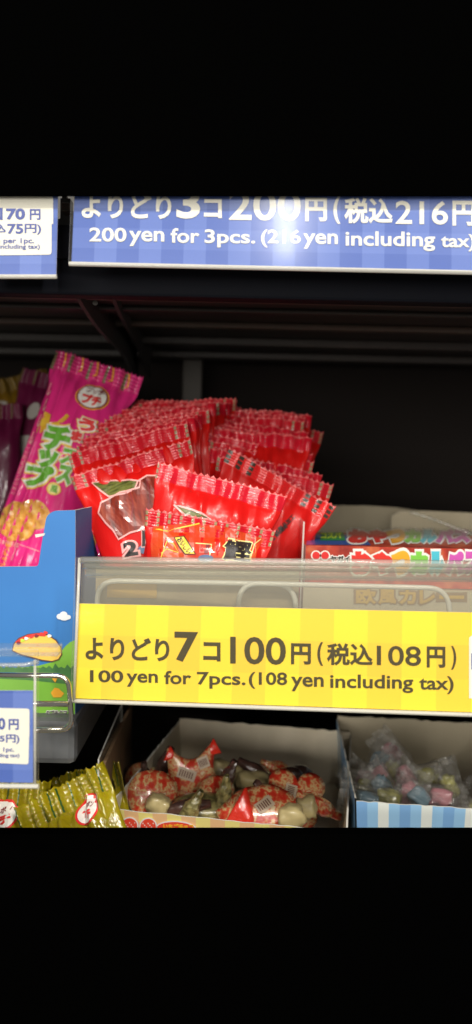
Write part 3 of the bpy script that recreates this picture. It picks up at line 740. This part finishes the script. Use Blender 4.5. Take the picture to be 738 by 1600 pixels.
# ================================================================== BLUE DISPLAY CARTON
Yb = .372
carton = thing('display_carton', P(20, 1124, Yb), 'blue cardboard display carton printed with a taco, cloud and green hill', 'carton')
out = [(v[0], v[1]) for v in [Vector((-60, 886)), Vector((54, 885))]+rounded([(54, 885), (60, 884), (66, 845), (73, 806), (84, 798), (118, 797)], 6, 4)[1:]]
out += [(118, 1123), (-60, 1121)]
pts = [P(x, y, Yb) for x, y in out]
m = MB(); m.slab(pts, (0, .0009, 0), M['boxblue'], M['tornedge']); m.build('front_panel', carton)
m = MB(); a = P(118.4, 797, Yb+.0004); bt = P(118.4, 1122, Yb+.0004)
q = Vector((.0022, .030, 0))
m.slab([a, bt, bt+q*2.2, a+Vector((0, 0, -.05))+q*2.2, a+q+Vector((0, 0, -.012)), a+q+Vector((0, 0, .0))], (-.0008, 0, 0), M['boxblue_shade'], M['tornedge']); m.build('side_panel', carton)
m = MB(); m.add([P(55, 835, Yb-.0004), P(71, 833, Yb-.0004), P(69, 837, Yb-.0004), P(56, 840, Yb-.0004)], [(3, 2, 1, 0)], M['tornedge']); 
sh = Sheet(frame(P(0, 1100, Yb-.0001), Vector((1, 0, 0)), Vector((0, 0, 1)))); art = MB()
class WSheet(Sheet):
    pass
def wl_(sh_): return sh_
# printed scenery (drawn in the carton front's own plane)
G = [(117.4, 1000), (110, 1003), (102, 1010), (94, 1020), (84, 1034), (60, 1040), (20, 1044), (-60, 1046), (-60, 1120), (117.4, 1122)]
poly(sh, art, G, M['hill'], 0)
bu = [(117.4, 1040)]
random.seed(3)
for i in range(18):
    bu.append((115-i*9.5, 1041+random.uniform(-2.5, 2.5)-(i % 2)*2.5)); bu.append((111-i*9.5, 1044+random.uniform(-1, 1)))
bu += [(-56, 1058), (40, 1062), (117.4, 1070)]
poly(sh, art, bu, M['bush'], 1)
poly(sh, art, [(117.4, 1062), (98, 1072), (80, 1070), (60, 1074), (60, 1121), (117.4, 1121.5)], M['hill'], 2)
tc = [(20, 1016), (22, 1006), (30, 997), (44, 991), (60, 989), (76, 992), (88, 1000), (95, 1010), (97, 1022), (92, 1030), (82, 1033), (66, 1031), (48, 1026), (32, 1022)]
poly(sh, art, tc, M['taco'], 3); stroke(sh, art, tc, 1.6, M['taco_line'], 4, True)
stroke(sh, art, [(26, 1004), (34, 998), (46, 993), (60, 991), (72, 992)], 4, M['t_red'], 5)
for x, y, c in ((30, 1004, 'maroon'), (36, 1000, 'lime'), (42, 997, 'white'), (50, 994, 't_red'), (58, 993, 'maroon'), (66, 990, 't_red'), (72, 988, 't_red'), (78, 993, 'white')):
    poly(sh, art, ell(x, y, 3.4, 2.6, 10, wob=.15), M[c], 6)
for x, y in ((60, 1008), (78, 1010), (84, 1022), (68, 1020), (48, 1012)): poly(sh, art, ell(x, y, 1.8, 1.3, 8), M['t_orange'], 5)
for x, y, a_, b__ in ((94, 963, 5, 4.5), (100, 960, 6, 5), (107, 964, 4.5, 3.6), (101, 966, 7, 3.2)): poly(sh, art, ell(x, y, a_, b__, 16), M['cloud'], 3+.4*a_/5)
poly(sh, art, [(80, 1082), (86, 1074), (92, 1075), (101, 1083), (96, 1089), (84, 1089)], M['t_orange'], 4); poly(sh, art, [(82, 1060), (86, 1057), (90, 1060), (87, 1066)], M['t_orange'], 4)
T(sh, art, '©プチクマ', (73, 1109, 106, 1117), M['white'], 4, .09); T(sh, art, '©プチクマ', (73, 1109, 106, 1117), M['black'], 5, .03)
art.build('printed_scene', carton, world=True if False else False).matrix_world = sh.mw
m.build('torn_tab', carton)

# ================================================================== RIGHT: FLAT SNACK BOXES
Yk = .400
def kbox(name, label, tl, tr, ybot, Yf, Yb_, lower=False):
    A, B = P(*tl, Yf), P(*tr, Yf); ztop = (A.z+B.z)/2
    return A, B
A = P(478, 852, Yk); B = P(830, 858, Yk)
zt_ = A.z; zmid = -.0605
kb = thing('snack_box', Vector(((A.x+B.x)/2, Yk+.04, zmid)), 'dark red snack box with bright multicolour Japanese lettering, on top of its stack', 'box', 'flat snack boxes stacked on the right')
dx = Vector((B.x-A.x, 0, 0)); dp = Vector((-.002, .082, 0))
fr_ = Vector((A.x, Yk, zt_)); lo = Vector((A.x, Yk, zmid))
m = MB(); m.quad(lo, lo+dx, fr_+dx, fr_, M['meat']); m.quad(fr_, fr_+dx, fr_+dx+dp, fr_+dp, M['meat']); m.quad(fr_+dp, lo+dp, lo, fr_, M['white']); m.quad(lo+dx, lo+dx+dp, fr_+dx+dp, fr_+dx, M['meat'])
m.quad(lo+dp, lo+dx+dp, lo+dx, lo, M['boxedge']); m.quad(fr_+dp, fr_+dx+dp, lo+dx+dp, lo+dp, M['boxedge']); m.build('carton', kb)
shf = Sheet(frame(lo, Vector((1, 0, 0)), Vector((0, 0, 1)))); sht = Sheet(frame(fr_, Vector((1, 0, 0)), Vector((0, 1, 0))))
art = MB()
cols = ['t_red', 't_red', 't_orange', 't_green', 't_cyan', 't_mag', 't_mag']
xs = [(552, 578), (583, 610), (614, 638), (642, 666), (671, 692), (697, 722), (726, 752)]
for ch, (x0, x1), c in zip('おやつカルパス', xs, cols):
    T(shf, art, ch, (x0, 865, x1, 894), M['white'], 1, .22); T(shf, art, ch, (x0, 865, x1, 894), M[c], 3, .11)
for cx in (494, 508): poly(shf, art, ell(cx, 868, 8, 8), M['white'], 1); poly(shf, art, ell(cx, 868, 6, 6.3), M['redink'], 2)
T(shf, art, 'ヤガイ', (516, 868, 547, 878), M['white'], 1, .15); T(shf, art, 'ヤガイ', (516, 868, 547, 878), M['black'], 2.4, .05)
o = art.build('printed_lettering', kb, world=False); o.matrix_world = shf.mw
art = MB()
poly(sht, art, [(478.6, 851.5), (580, 852), (566, 836), (482, 835)], M['boxedge'], 0)
poly(sht, art, [(500, 845), (540, 845), (536, 832), (505, 832)], M['green_l'], 1)
T(sht, art, 'コスパ', (502, 833, 533, 842), M['lime'], 2, .06)
xt = [(548, 573), (577, 602), (606, 630), (634, 655), (659, 680), (684, 706), (710, 732)]
for ch, (x0, x1), c in zip('おやつカルパス', xt, cols):
    T(sht, art, ch, (x0-1, 830, x1+1, 847.5), M['white'], 1, .20); T(sht, art, ch, (x0-1, 830, x1+1, 847.5), M[c], 3, .10)
o = art.build('printed_top_lettering', kb, world=False); o.matrix_world = sht.mw
# lower box
k2 = thing('snack_box', Vector(((A.x+B.x)/2, Yk+.04, zc)), 'brown snack box with yellow lettering under the multicolour one, seen through clear plastic', 'box', 'flat snack boxes stacked on the right')
lo2 = Vector((A.x-.001, Yk-.004, zc+.0004)); hi2 = Vector((B.x, Yk+.08, zmid-.0004))
m = MB(); m.span(lo2, hi2, M['beige']); m.build('carton', k2)
sh2 = Sheet(frame(lo2, Vector((1, 0, 0)), Vector((0, 0, 1)))); art = MB()
for s_, x0, x1 in (('欧', 556, 588), ('風', 591, 619), ('カ', 623, 650), ('レ', 655, 680), ('ー', 686, 725)):
    T(sh2, art, s_, (x0, 920 if s_ != 'ー' else 930, x1, 944 if s_ != 'ー' else 936), M['kraft'], 1, .10); T(sh2, art, s_, (x0, 920 if s_ != 'ー' else 930, x1, 944 if s_ != 'ー' else 936), M['ochre'], 3, .04)
o = art.build('printed_lettering', k2, world=False); o.matrix_world = sh2.mw
# clear divider left of the boxes
dv = MB(); a, b_ = P(474, 815, .400), P(466, 990, .400)
b_.z = zc+.001
dv.slab([a, b_, b_+Vector((.0, .05, 0)), a+Vector((0, .05, .0))], (.0008, 0, 0), M['clear'], M['edge']); dv = dv.build('shelf_divider')
tag(dv, 'upright clear plastic divider between the red packets and the snack boxes', 'divider')
# beige open carton behind
cb = thing('cardboard_tray', Vector((P(620, 900, .55).x, .55, zc)), 'plain beige cardboard tray standing behind the flat snack boxes', 'tray')
top = [(462, 800), (485, 793), (520, 790), (570, 790), (620, 793), (660, 799), (700, 807), (770, 820)]
m = MB(); Q = [P(x, y, .56+.02*math.sin((x-462)/300*math.pi)) for x, y in top]; Bq = [Vector((p.x, p.y, zc+.0006)) for p in Q]
n = len(Q); th = Vector((0, .0012, 0))
vs = Q+Bq+[p+th for p in Q]+[p+th for p in Bq]; fs = []
for i in range(n-1):
    fs += [(i, i+n, i+1+n, i+1), (i+2*n, i+1+2*n, i+1+3*n, i+3*n)]
m.add(vs, fs, M['beige']); m.add(vs, [(i, i+1, i+1+2*n, i+2*n) for i in range(n-1)], M['tornedge']); m.build('back_wall', cb)
c2 = thing('cardboard_tray', Vector((P(700, 900, .52).x, .52, zc)), 'second beige tray with a pale beaded rim at the right edge behind the snack boxes', 'tray')
m = MB(); Q = [P(612, 806, .535), P(625, 799, .535), P(660, 798, .535), P(800, 804, .535)]; m.slab(Q+[Vector((Q[3].x, .535, zc+.0006)), Vector((Q[0].x, .535, zc+.0006))], (0, .0012, 0), M['beige'], M['tornedge']); m.build('back_wall', c2)
m = MB(); bead = [P(x, y, .50-.0005*(x-640)/10) for x, y in ((640, 800), (665, 807), (690, 816), (715, 826), (745, 838))]
bead = rounded(bead, .01, 10); m.tube(bead, [.0009+.00035*math.sin(i*1.6) for i in range(len(bead))], M['rim'], 8); m.build('beaded_rim', c2, smooth=True)

# ================================================================== LOWER BOXES
def jag(a, b, n, amp, rnd):
    return [a.lerp(b, i/n)+Vector((0, 0, rnd.uniform(-amp, amp) if 0 < i < n else 0)) for i in range(n+1)]
def open_box(name, label, fl, frt, Yfl, Yfr, depth, inset, zbot, m_in, m_front, cells, m_left=None, dip=0, front_pts=None, back_dx=0):
    """fl, fr = px of the front top corners"""
    A = P(*fl, Yfl); B = P(*frt, Yfr); B.z = A.z
    x = (B-A); w = x.length; x.normalize(); dpt = Vector((-x.y, x.x, 0))
    mw = frame(Vector(((A+B)/2).to_tuple()[:2]+(zbot,)), x, Vector((0, 0, 1)))
    root = thing(name, mw, label, 'box', 'open candy boxes on the lower shelf')
    rnd = random.Random(len(label)); th = .0008
    C_ = A+dpt*depth+x*inset; D = B+dpt*depth-x*inset+x*back_dx
    g = lambda p, k=.006: Vector((p.x, p.y, zbot+.0008))
    # bottoms pull in slightly
    cen = (A+B+C_+D)/4
    def low(p): q = p.lerp(cen, .05); return Vector((q.x, q.y, zbot+.0008))
    def wall(nm, p, q, mi, mo, nrm, n=26, amp=.0005, zoff=0, uvn=None):
        top = jag(p, q, n, amp, rnd); top = [t_+Vector((0, 0, zoff)) for t_ in top]; bl, br = low(p), low(q)
        bot = [bl.lerp(br, i/n) for i in range(n+1)]; m = MB(); k = n+1
        vs = top+bot+[v+nrm*th for v in top]+[v+nrm*th for v in bot]
        uvs = [(i/n*(uvn[0] if uvn else 1), 0) for i in range(k)]+[(i/n*(uvn[0] if uvn else 1), (uvn[1] if uvn else 1)) for i in range(k)]
        uvs = uvs+uvs
        m.add(vs, [(i, i+1, i+1+k, i+k) for i in range(n)], mi, uvs)
        m.add(vs, [(i+2*k, i+3*k, i+1+3*k, i+1+2*k) for i in range(n)], mo, uvs)
        m.add(vs, [(i, i+2*k, i+1+2*k, i+1) for i in range(n)], M['tornedge'], uvs)
        return m.build(nm, root)
    wall('front_panel', A, B, m_in, m_front, -dpt, uvn=cells, amp=.0003)
    wall('back_panel', C_, D, m_in, m_in, dpt, zoff=.003)
    wall('side_panel', A, C_, m_in, m_left or m_in, -x, zoff=.0012, uvn=(8, 2), amp=.0007)
    wall('side_panel', B, D, m_in, m_left or m_in, x, zoff=.0012, uvn=(8, 2), amp=.0007)
    MB().quad(low(A), low(B), low(D), low(C_), m_in).build('bottom_panel', root)
    return root, mw, A, B, dpt, x
cbx, mwc, A, B, dpt, xx = open_box('candy_box', 'open candy box with yellow and pink checked front holding red foil candies', (173, 1263), (541, 1291), .376, .357, .130, .002, zl, M['kraftwhite'], M['candybox'], (16, 6), M['kraftwhite'])
shf = Sheet(frame(A-dpt*.0009, xx, Vector((0, 0, 1)))); art = MB()
def heartp(cx, cy, s, rot=0):
    o = []
    for k in range(30):
        t = 2*math.pi*k/30; x = 16*math.sin(t)**3/16; y = -(13*math.cos(t)-5*math.cos(2*t)-2*math.cos(3*t)-math.cos(4*t))/16
        o.append((cx+s*(x*math.cos(R(rot))-y*math.sin(R(rot))), cy+s*(x*math.sin(R(rot))+y*math.cos(R(rot)))))
    return o
for cx, cy, rt_ in ((203, 1290, 8), (232, 1291, -8)):
    poly(shf, art, ell(cx, cy, 14, 14, rot=rt_), M['white'], 1); poly(shf, art, ell(cx, cy, 12, 12, rot=rt_), M['heart'], 2)
    for q in range(7): poly(shf, art, ell(cx-8+q*2.7, cy-3+(q % 3)*3-2, .9, 1.2, 6), M['white'], 3)
poly(shf, art, ell(276, 1294, 32, 12, rot=3), M['white'], 1); poly(shf, art, ell(276, 1294, 30, 10, rot=3), M['heart'], 2)
T(shf, art, 'いちごチョコ', (256, 1287, 302, 1296), M['t_orange'], 3, .08)
o = art.build('printed_artwork', cbx, world=False); o.matrix_world = shf.mw
# candies
def prism(root, name, outline, c, nrm, upv, th, m, puff=.0):
    """outline in metres around c in the plane across nrm"""
    upv = Vector(upv); nrm = Vector(nrm).normalized(); x = upv.cross(nrm).normalized(); y = nrm.cross(x)
    k = len(outline); F_ = [c+x*a+y*b+nrm*th*.25 for a, b in outline]; Bk = [c+x*a+y*b-nrm*th*.25 for a, b in outline]
    I1 = [c+x*a*.72+y*b*.72+nrm*th*.5 for a, b in outline]; I2 = [c+x*a*.72+y*b*.72-nrm*th*.5 for a, b in outline]
    vs = F_+Bk+I1+I2+[c+nrm*th*.56, c-nrm*th*.56]; fs = []
    for i in range(k):
        j = (i+1) % k
        fs += [(i, j, j+k, i+k), (i, i+2*k, j+2*k, j), (i+k, j+k, j+3*k, i+3*k), (i+2*k, 4*k, j+2*k), (i+3*k, j+3*k, 4*k+1)]
    b = MB(); b.add(vs, fs, m); return b.build(name, root, smooth=True)
def candy(name, label, px, py, Y, outline, m, nrm=(.1, -1, .55), th=.006, labels=None, parts=None, group='candies heaped in the checked box'):
    c = P(px, py, Y); root = thing(name, c, label, 'candy', group)
    prism(root, 'foil', outline, c, nrm, (0, 0, 1), th, m)
    n = Vector(nrm).normalized(); x = Vector((0, 0, 1)).cross(n).normalized(); y = n.cross(x)
    for (ax, ay, w, h, rt_, txt) in labels or []:
        q = c+x*ax+y*ay+n*(th*.56+.0004); ca, sa = math.cos(R(rt_)), math.sin(R(rt_)); X = x*ca+y*sa; Yv = y*ca-x*sa
        b = MB(); b.quad(q-X*w-Yv*h, q+X*w-Yv*h, q+X*w+Yv*h, q-X*w+Yv*h, M['label'])
        for k in range(6): 
            s0 = q+n*.0002-X*w*.8+X*w*1.6*k/6; b.quad(s0-Yv*h*.6, s0+X*w*.14-Yv*h*.6, s0+X*w*.14+Yv*h*.6, s0+Yv*h*.6, M['taco_line'])
        b.build('label', root)
    return root, x, y, n, c
def P_(pts, s): return [(a*s, b*s) for a, b in pts]
star = rounded([(a, b) for a, b in ((-.9, .0), (-1.0, 1.05), (-.35, .55), (.15, .5), (.95, 1.35), (.8, .2), (1.25, -.75), (.4, -.75), (-.1, -1.15), (-.75, -.8), (-.9, 0))], .25, 3)[:-1]
star = [(v[0]*.0140, v[1]*.0140) for v in star]; disc = [(v[0], v[1]) for v in ell(0, 0, .0135, .0125, 18, wob=.03)]
heart = [(a, -b) for a, b in heartp(0, 0, .0150, 12)]; lens_ = [(v[0], v[1]) for v in ell(0, 0, .017, .0085, 18)]
t, x, y, n, c = candy('foil_candy', 'star shaped red foil candy with silver label standing in the middle left', 300, 1208, .425, star, M['foilred'], (.1, -1, .25), .007, [(-.003, 0, .005, .0028, -18, ''), (.006, .006, .003, .003, 20, '')])
for a_, b_2, s_ in ((-.0118, .0105, .0042), (.0115, .0135, .0050)):
    cc = c+x*a_+y*b_2+n*.0012; prism(t, 'foil_ear', [(0, s_), (-s_*.9, -s_*.9), (s_*.9, -s_*.6)], cc, n, (0, 0, 1), .004, M['foilplain'])
candy('foil_candy', 'round red foil candy against the left wall of the checked box', 238, 1242, .405, disc, M['foilred'], (.35, -1, .6), .008)
candy('foil_candy', 'heart shaped red foil candy with barcode label near the right wall', 463, 1238, .405, heart, M['foilred'], (.15, -.8, .8), .008, [(-.004, -.001, .0035, .003, 70, '')])
candy('foil_candy', 'red foil candy with a plain pointed end in front of the middle of the box', 408, 1262, .392, [(v[0]*.014, v[1]*.014) for v in rounded([(-1.6, -.3), (-.8, .6), (.3, .9), (1.2, .5), (1.4, -.5), (.2, -.9), (-1.2, -.9), (-1.6, -.3)], .3, 3)[:-1]], M['foilred'], (-.1, -.8, .8), .007, [(.002, 0, .0045, .003, 40, '')])
t = candy('foil_candy', 'small plain red triangular foil candy beside the labelled one', 372, 1262, .388, [(v[0], v[1]) for v in rounded([(-.008, -.010), (.004, .011), (.009, -.009), (-.008, -.010)], .003, 3)[:-1]], M['foilplain'], (0, -1, .5), .005)
candy('foil_candy', 'olive brown foil candy lying flat below the star', 318, 1262, .400, lens_, M['oliveprint'], (0, -.5, 1), .008)
candy('foil_candy', 'small red and yellow foil candy right of the star', 338, 1238, .412, [(v[0]*.7, v[1]*.7) for v in disc], M['foilred'], (.2, -.8, .7), .008)
def blob(name, label, px, py, Y, rx, ry, rz, m, rot=0, group='candies heaped in the checked box', cap=None, tilt=0):
    c = P(px, py, Y); root = thing(name, c, label, 'candy', group)
    bm = bmesh.new(); bmesh.ops.create_uvsphere(bm, u_segments=20, v_segments=12, radius=1)
    Rm = Matrix.Rotation(R(rot), 3, 'Y') @ Matrix.Rotation(R(tilt), 3, 'X')
    b = MB(); vs = []
    for v in bm.verts:
        q = v.co.normalized(); s = 1+.32*noise.noise(q*2.0+Vector((px, py, 0)))
        q = Vector((abs(q.x)**.75*math.copysign(1, q.x)*rx, abs(q.y)**.75*math.copysign(1, q.y)*ry, abs(q.z)**.75*math.copysign(1, q.z)*rz))*s
        vs.append(c+Rm @ q)
    b.add(vs, [tuple(v.index for v in f.verts) for f in bm.faces], m); bm.free(); b.build('body', root, smooth=True)
    return root, c, Rm
for px, py, Y, rx, rot, lab in ((352, 1206, .440, .013, 25, 'cream coloured chocolate in clear wrap behind the red star candy'), (398, 1222, .430, .014, 12, 'cream coloured chocolate in clear wrap in the middle of the box'),
                           (248, 1215, .440, .011, -25, 'cream coloured chocolate by the left wall behind the round foil candy'), (247, 1258, .395, .011, 10, 'cream coloured chocolate at the front left below the round foil candy'),
                           (455, 1276, .385, .012, -12, 'cream coloured chocolate under the heart shaped foil candy'), (480, 1262, .395, .010, 80, 'cream coloured chocolate standing on end by the right wall')):
    blob('wrapped_chocolate', lab, px, py, Y, rx*(.72 if py < 1255 else .55), .006, .0055, M['creamchoc'], rot)
    
for pts, lab in (([(240, 1230), (256, 1196), (268, 1168)], 'thin dark brown wrapped stick leaning on the left wall'), ([(372, 1188), (400, 1205), (436, 1232)], 'dark brown wrapped stick lying across the back of the box'),
                 ([(434, 1226), (444, 1212), (462, 1208), (474, 1218)], 'curved dark brown wrapper behind the heart candy'), ([(240, 1272), (290, 1262), (330, 1256)], 'dark brown wrapper at the front left of the box')):
    L_ = rounded([P(x_, y_, .438 if y_ < 1250 else .395) for x_, y_ in pts], .01, 5)
    rt_ = thing('wrapped_chocolate', L_[0], lab, 'candy', 'candies heaped in the checked box')
    MB().tube(L_, [.0022+.0022*math.sin(math.pi*i/(len(L_)-1)) for i in range(len(L_))], M['brownchoc'], 10).build('body', rt_, smooth=True)
# filling underneath so the heap rests on something countable: more chocolates
k = 0
random.seed(5)
places = ['by the left wall', 'left of centre', 'in the centre', 'right of centre', 'by the right wall']
for i in range(5):
    for j, Yq in enumerate((.385, .415, .445)):
        X = P(215+i*62, 1250, Yq).x
        zz = zl+.010+.003*j
        q = Vector((X*(.97), Yq, zz)); d = q
        root = thing('wrapped_chocolate', q, 'half buried chocolate %s, %s row of the heap' % (places[i], ('front', 'middle', 'back')[j]), 'candy', 'candies heaped in the checked box')
        bm = bmesh.new(); bmesh.ops.create_uvsphere(bm, u_segments=16, v_segments=10, radius=1); b = MB()
        Rm = Matrix.Rotation(random.uniform(0, 3), 3, 'Z') @ Matrix.Rotation(random.uniform(-.5, .5), 3, 'Y')
        b.add([q+Rm @ Vector((v.co.x*.0135, v.co.y*.008, v.co.z*.010)) for v in bm.verts], [tuple(v.index for v in f.verts) for f in bm.faces], M[('brownchoc', 'creamchoc', 'foilred')[(i+j) % 3]]); bm.free(); b.build('body', root, smooth=True)

random.seed(12)
for i, (px, py, Yq, mm, lab) in enumerate(((230, 1228, .42, 'brownchoc', 'crinkled dark wrapper between the left wall and the star candy'), (352, 1222, .42, 'brownchoc', 'crinkled dark wrapper just right of the star candy'), (385, 1205, .44, 'creamchoc', 'small pale wrapped chocolate at the top of the heap, back centre'),
        (425, 1250, .40, 'brownchoc', 'crinkled dark wrapper left of the heart candy'), (295, 1270, .39, 'oliveprint', 'small olive foil piece at the front below the star candy'), (350, 1250, .40, 'oliveprint', 'small olive foil piece in the middle of the heap'),
        (440, 1205, .445, 'foilred', 'small red patterned foil piece behind the heart candy'), (498, 1258, .40, 'foilred', 'small red patterned foil piece touching the right wall'))):
    c = P(px, py, Yq); root = thing('wrapped_chocolate', c, lab, 'candy', 'candies heaped in the checked box')
    b = MB(); n1, n2 = 16, 10; vs = []
    Rm = Matrix.Rotation(random.uniform(0, 3), 3, 'Y') @ Matrix.Rotation(random.uniform(-.5, .5), 3, 'X')
    for a in range(n1+1):
        t_ = a/n1*2-1; rad = .0045*(1-abs(t_)**3)+.0032*max(0, abs(t_)-.75)*4*.7
        for k in range(n2):
            q = 2*math.pi*k/n2; rr = rad*(1+.35*noise.noise(Vector((t_*4, math.cos(q)*2+i, math.sin(q)*2))))
            vs.append(c+Rm @ Vector((t_*.013, math.cos(q)*rr, math.sin(q)*rr*(.6+.4*(1-abs(t_))))))
    b.add(vs, [(a*n2+k, a*n2+(k+1) % n2, (a+1)*n2+(k+1) % n2, (a+1)*n2+k) for a in range(n1) for k in range(n2)], M[mm]); b.build('wrapper', root, smooth=False)

# blue striped box
sbx, mws, A, B, dpt, xx = open_box('candy_box', 'open candy box with blue and white striped front holding pastel wrapped sweets', (557, 1251), (815, 1262), .374, .366, .120, -.0065, zl, M['beige'], M['stripe'], (15, 3), M['stripe'], back_dx=0)
GP = 'pastel sweets in the striped box'
def sweet(label, px, py, Y, m, ang, s=1.0, tilt=0, zabs=None):
    c = P(px, py, Y)
    if zabs is not None: c.z = zabs
    x = Vector((math.cos(R(ang)), math.sin(R(tilt))*.5, -math.sin(R(ang)))).normalized(); yv = Vector((0, 1, 0)).cross(x).normalized(); yv = -yv if yv.z < 0 else yv
    mw = frame(c, x, (yv+Vector((0, .5, 0))).normalized()); root = thing('wrapped_sweet', mw, label, 'sweet', GP)
    bm = bmesh.new(); bmesh.ops.create_uvsphere(bm, u_segments=18, v_segments=10, radius=1); b = MB()
    dn = lambda v: 1+.45*noise.noise(v.co*1.6+Vector((px, py, 0)))
    b.add([dn(v)*Vector((math.copysign(abs(v.co.x)**.7, v.co.x)*.0070*s, math.copysign(abs(v.co.y)**.7, v.co.y)*.0052*s, v.co.z*.0045*s)) for v in bm.verts], [tuple(v.index for v in f.verts) for f in bm.faces], M[m]); bm.free(); b.build('sweet', root, smooth=True, world=False)
    w_, L_ = .018*s, .034*s
    vf, vb, fs, uv, front, rows, cols_ = make_bag(w_, L_, .012*s, .004*s, 9, int(px), pinch=.1, wr=1.2, amp=.0002, tooth=.0012)
    ro = lambda v: Vector((v.y-L_/2, -v.x, v.z*1.15+(.0006 if v.z > 0 else -.0006)))
    n_ = len(vf); b = MB(); b.add([ro(v) for v in vf+vb], fs+[tuple(a+n_ for a in reversed(f)) for f in fs], M['wrap'], uv+uv); b.build('cellophane', root, smooth=True, world=False)
sw = [('pink sweet in cellophane at the left end of the heap', 572, 1212, .425, 'pinkc', 40), ('pale blue sweet at the top of the heap left of the pink one', 592, 1182, .440, 'bluec', -60),
      ('pink sweet at the very top of the heap', 612, 1168, .445, 'pinkc', 50), ('yellow sweet in the middle of the heap', 613, 1200, .432, 'yelc', 70), ('pink sweet on the right slope of the heap', 634, 1205, .428, 'pinkc', 55),
      ('pink sweet leaning left below the top', 586, 1206, .425, 'pinkc', -40), ('olive yellow sweet low on the left', 576, 1225, .410, 'yelc', 15), ('pale blue sweet in the front centre', 598, 1222, .405, 'bluec', 60),
      ('yellow sweet in the front centre', 607, 1238, .395, 'yelc', 20), ('pink sweet with long wrapper at the front right of centre', 636, 1232, .400, 'pinkc', -62), ('pale blue sweet at the front left', 574, 1243, .392, 'bluec', 10),
      ('olive yellow sweet lying right of the heap', 668, 1205, .430, 'yelc', -15), ('pink sweet low at the right', 686, 1240, .400, 'pinkc', 4), ('clear wrapped yellow sweet upright at the far right', 702, 1222, .410, 'yelc', 75),
      ('pale blue sweet between the heap and the right one', 655, 1240, .396, 'bluec', 30)]
for lab, px, py, Y, mm, an in sw: sweet(lab, px, py+8, Y, mm, an, .86)
for i in range(4):
    for j, Yq in enumerate((.395, .425)):
        q = P(590+i*52, 1250, Yq); sweet('buried pastel sweet, %s from the left in the %s bottom row' % (('first', 'second', 'third', 'fourth')[i], ('front', 'back')[j]), 590+i*52, 1250, Yq, ('pinkc', 'yelc', 'bluec')[(i+j) % 3], 20*i, 1.1, zabs=zl+.009)

# brown cardboard divider bottom left
dv = MB(); a = P(160, 1192, .365); a2 = P(203, 1100, .50)
dv.slab([Vector((a.x-.001, .365, zl)), a, a2, Vector((a2.x, .50, zl))], (.0016, 0, 0), M['kraft'], M['kraft'])
dv = dv.build('cardboard_divider'); tag(dv, 'brown cardboard wall between the gold packets and the checked candy box', 'divider')
dv = MB(); a = P(153, 1186, .360); a2 = P(190, 1100, .45)
dv.slab([Vector((a.x, .360, zl)), a, a2, Vector((a2.x, .45, zl))], (.0007, 0, 0), M['clear'], M['edge'])
dv = dv.build('clear_divider'); tag(dv, 'clear plastic divider edge standing left of the brown cardboard wall', 'divider')

# ================================================================== LIGHT
w = bpy.data.worlds.new('World'); S.world = w; w.use_nodes = True
bg = w.node_tree.nodes['Background']; bg.inputs[0].default_value = (1, .93, .82, 1); bg.inputs[1].default_value = .17
def area(name, loc, target, sx, sy, energy, col=(1, .95, .86)):
    l = bpy.data.lights.new(name, 'AREA'); l.shape = 'RECTANGLE'; l.size = sx; l.size_y = sy; l.energy = energy; l.color = col
    o = bpy.data.objects.new(name, l); COL.objects.link(o); o.location = loc
    o.rotation_euler = (Vector(target)-Vector(loc)).to_track_quat('-Z', 'Y').to_euler(); return o
area('ceiling_tube_lamp', (-.10, -.60, 1.00), (0, .42, -.05), 1.1, .04, 17)
area('ceiling_tube_lamp', (.55, -.9, 1.0), (0, .42, -.05), .05, 1.0, 13)
area('front_fill_panel', (-.5, -1.5, .12), (0, .42, -.08), 1.4, .5, 20)  # added fill light at camera height, brightens the fronts and lower bins
# lamp down the aisle whose image shows in the upper blue strip
gp = P(440, 325, .336); d = gp.normalized(); rf = Vector((d.x, -d.y, d.z)); 
area('aisle_lamp', gp+rf*1.1, gp, .017, .16, .6, (1, .98, .95))

cam = bpy.data.cameras.new('camera'); co = bpy.data.objects.new('camera', cam); COL.objects.link(co); S.camera = co
cam.sensor_fit = 'VERTICAL'; cam.sensor_height = 36; cam.lens = 36*F/1600; cam.clip_start = .01; cam.clip_end = 100
mm_ = Matrix((rt, up, -fw)).transposed().to_4x4(); co.matrix_world = mm_
cam.dof.use_dof = True; cam.dof.focus_distance = .36; cam.dof.aperture_fstop = cam.lens/1000/.0045
S.view_settings.view_transform = 'Standard'; S.view_settings.look = 'None'; S.view_settings.exposure = .08; S.view_settings.gamma = 1
S.cycles.use_denoising = True
S.cycles.transparent_max_bounces = 24
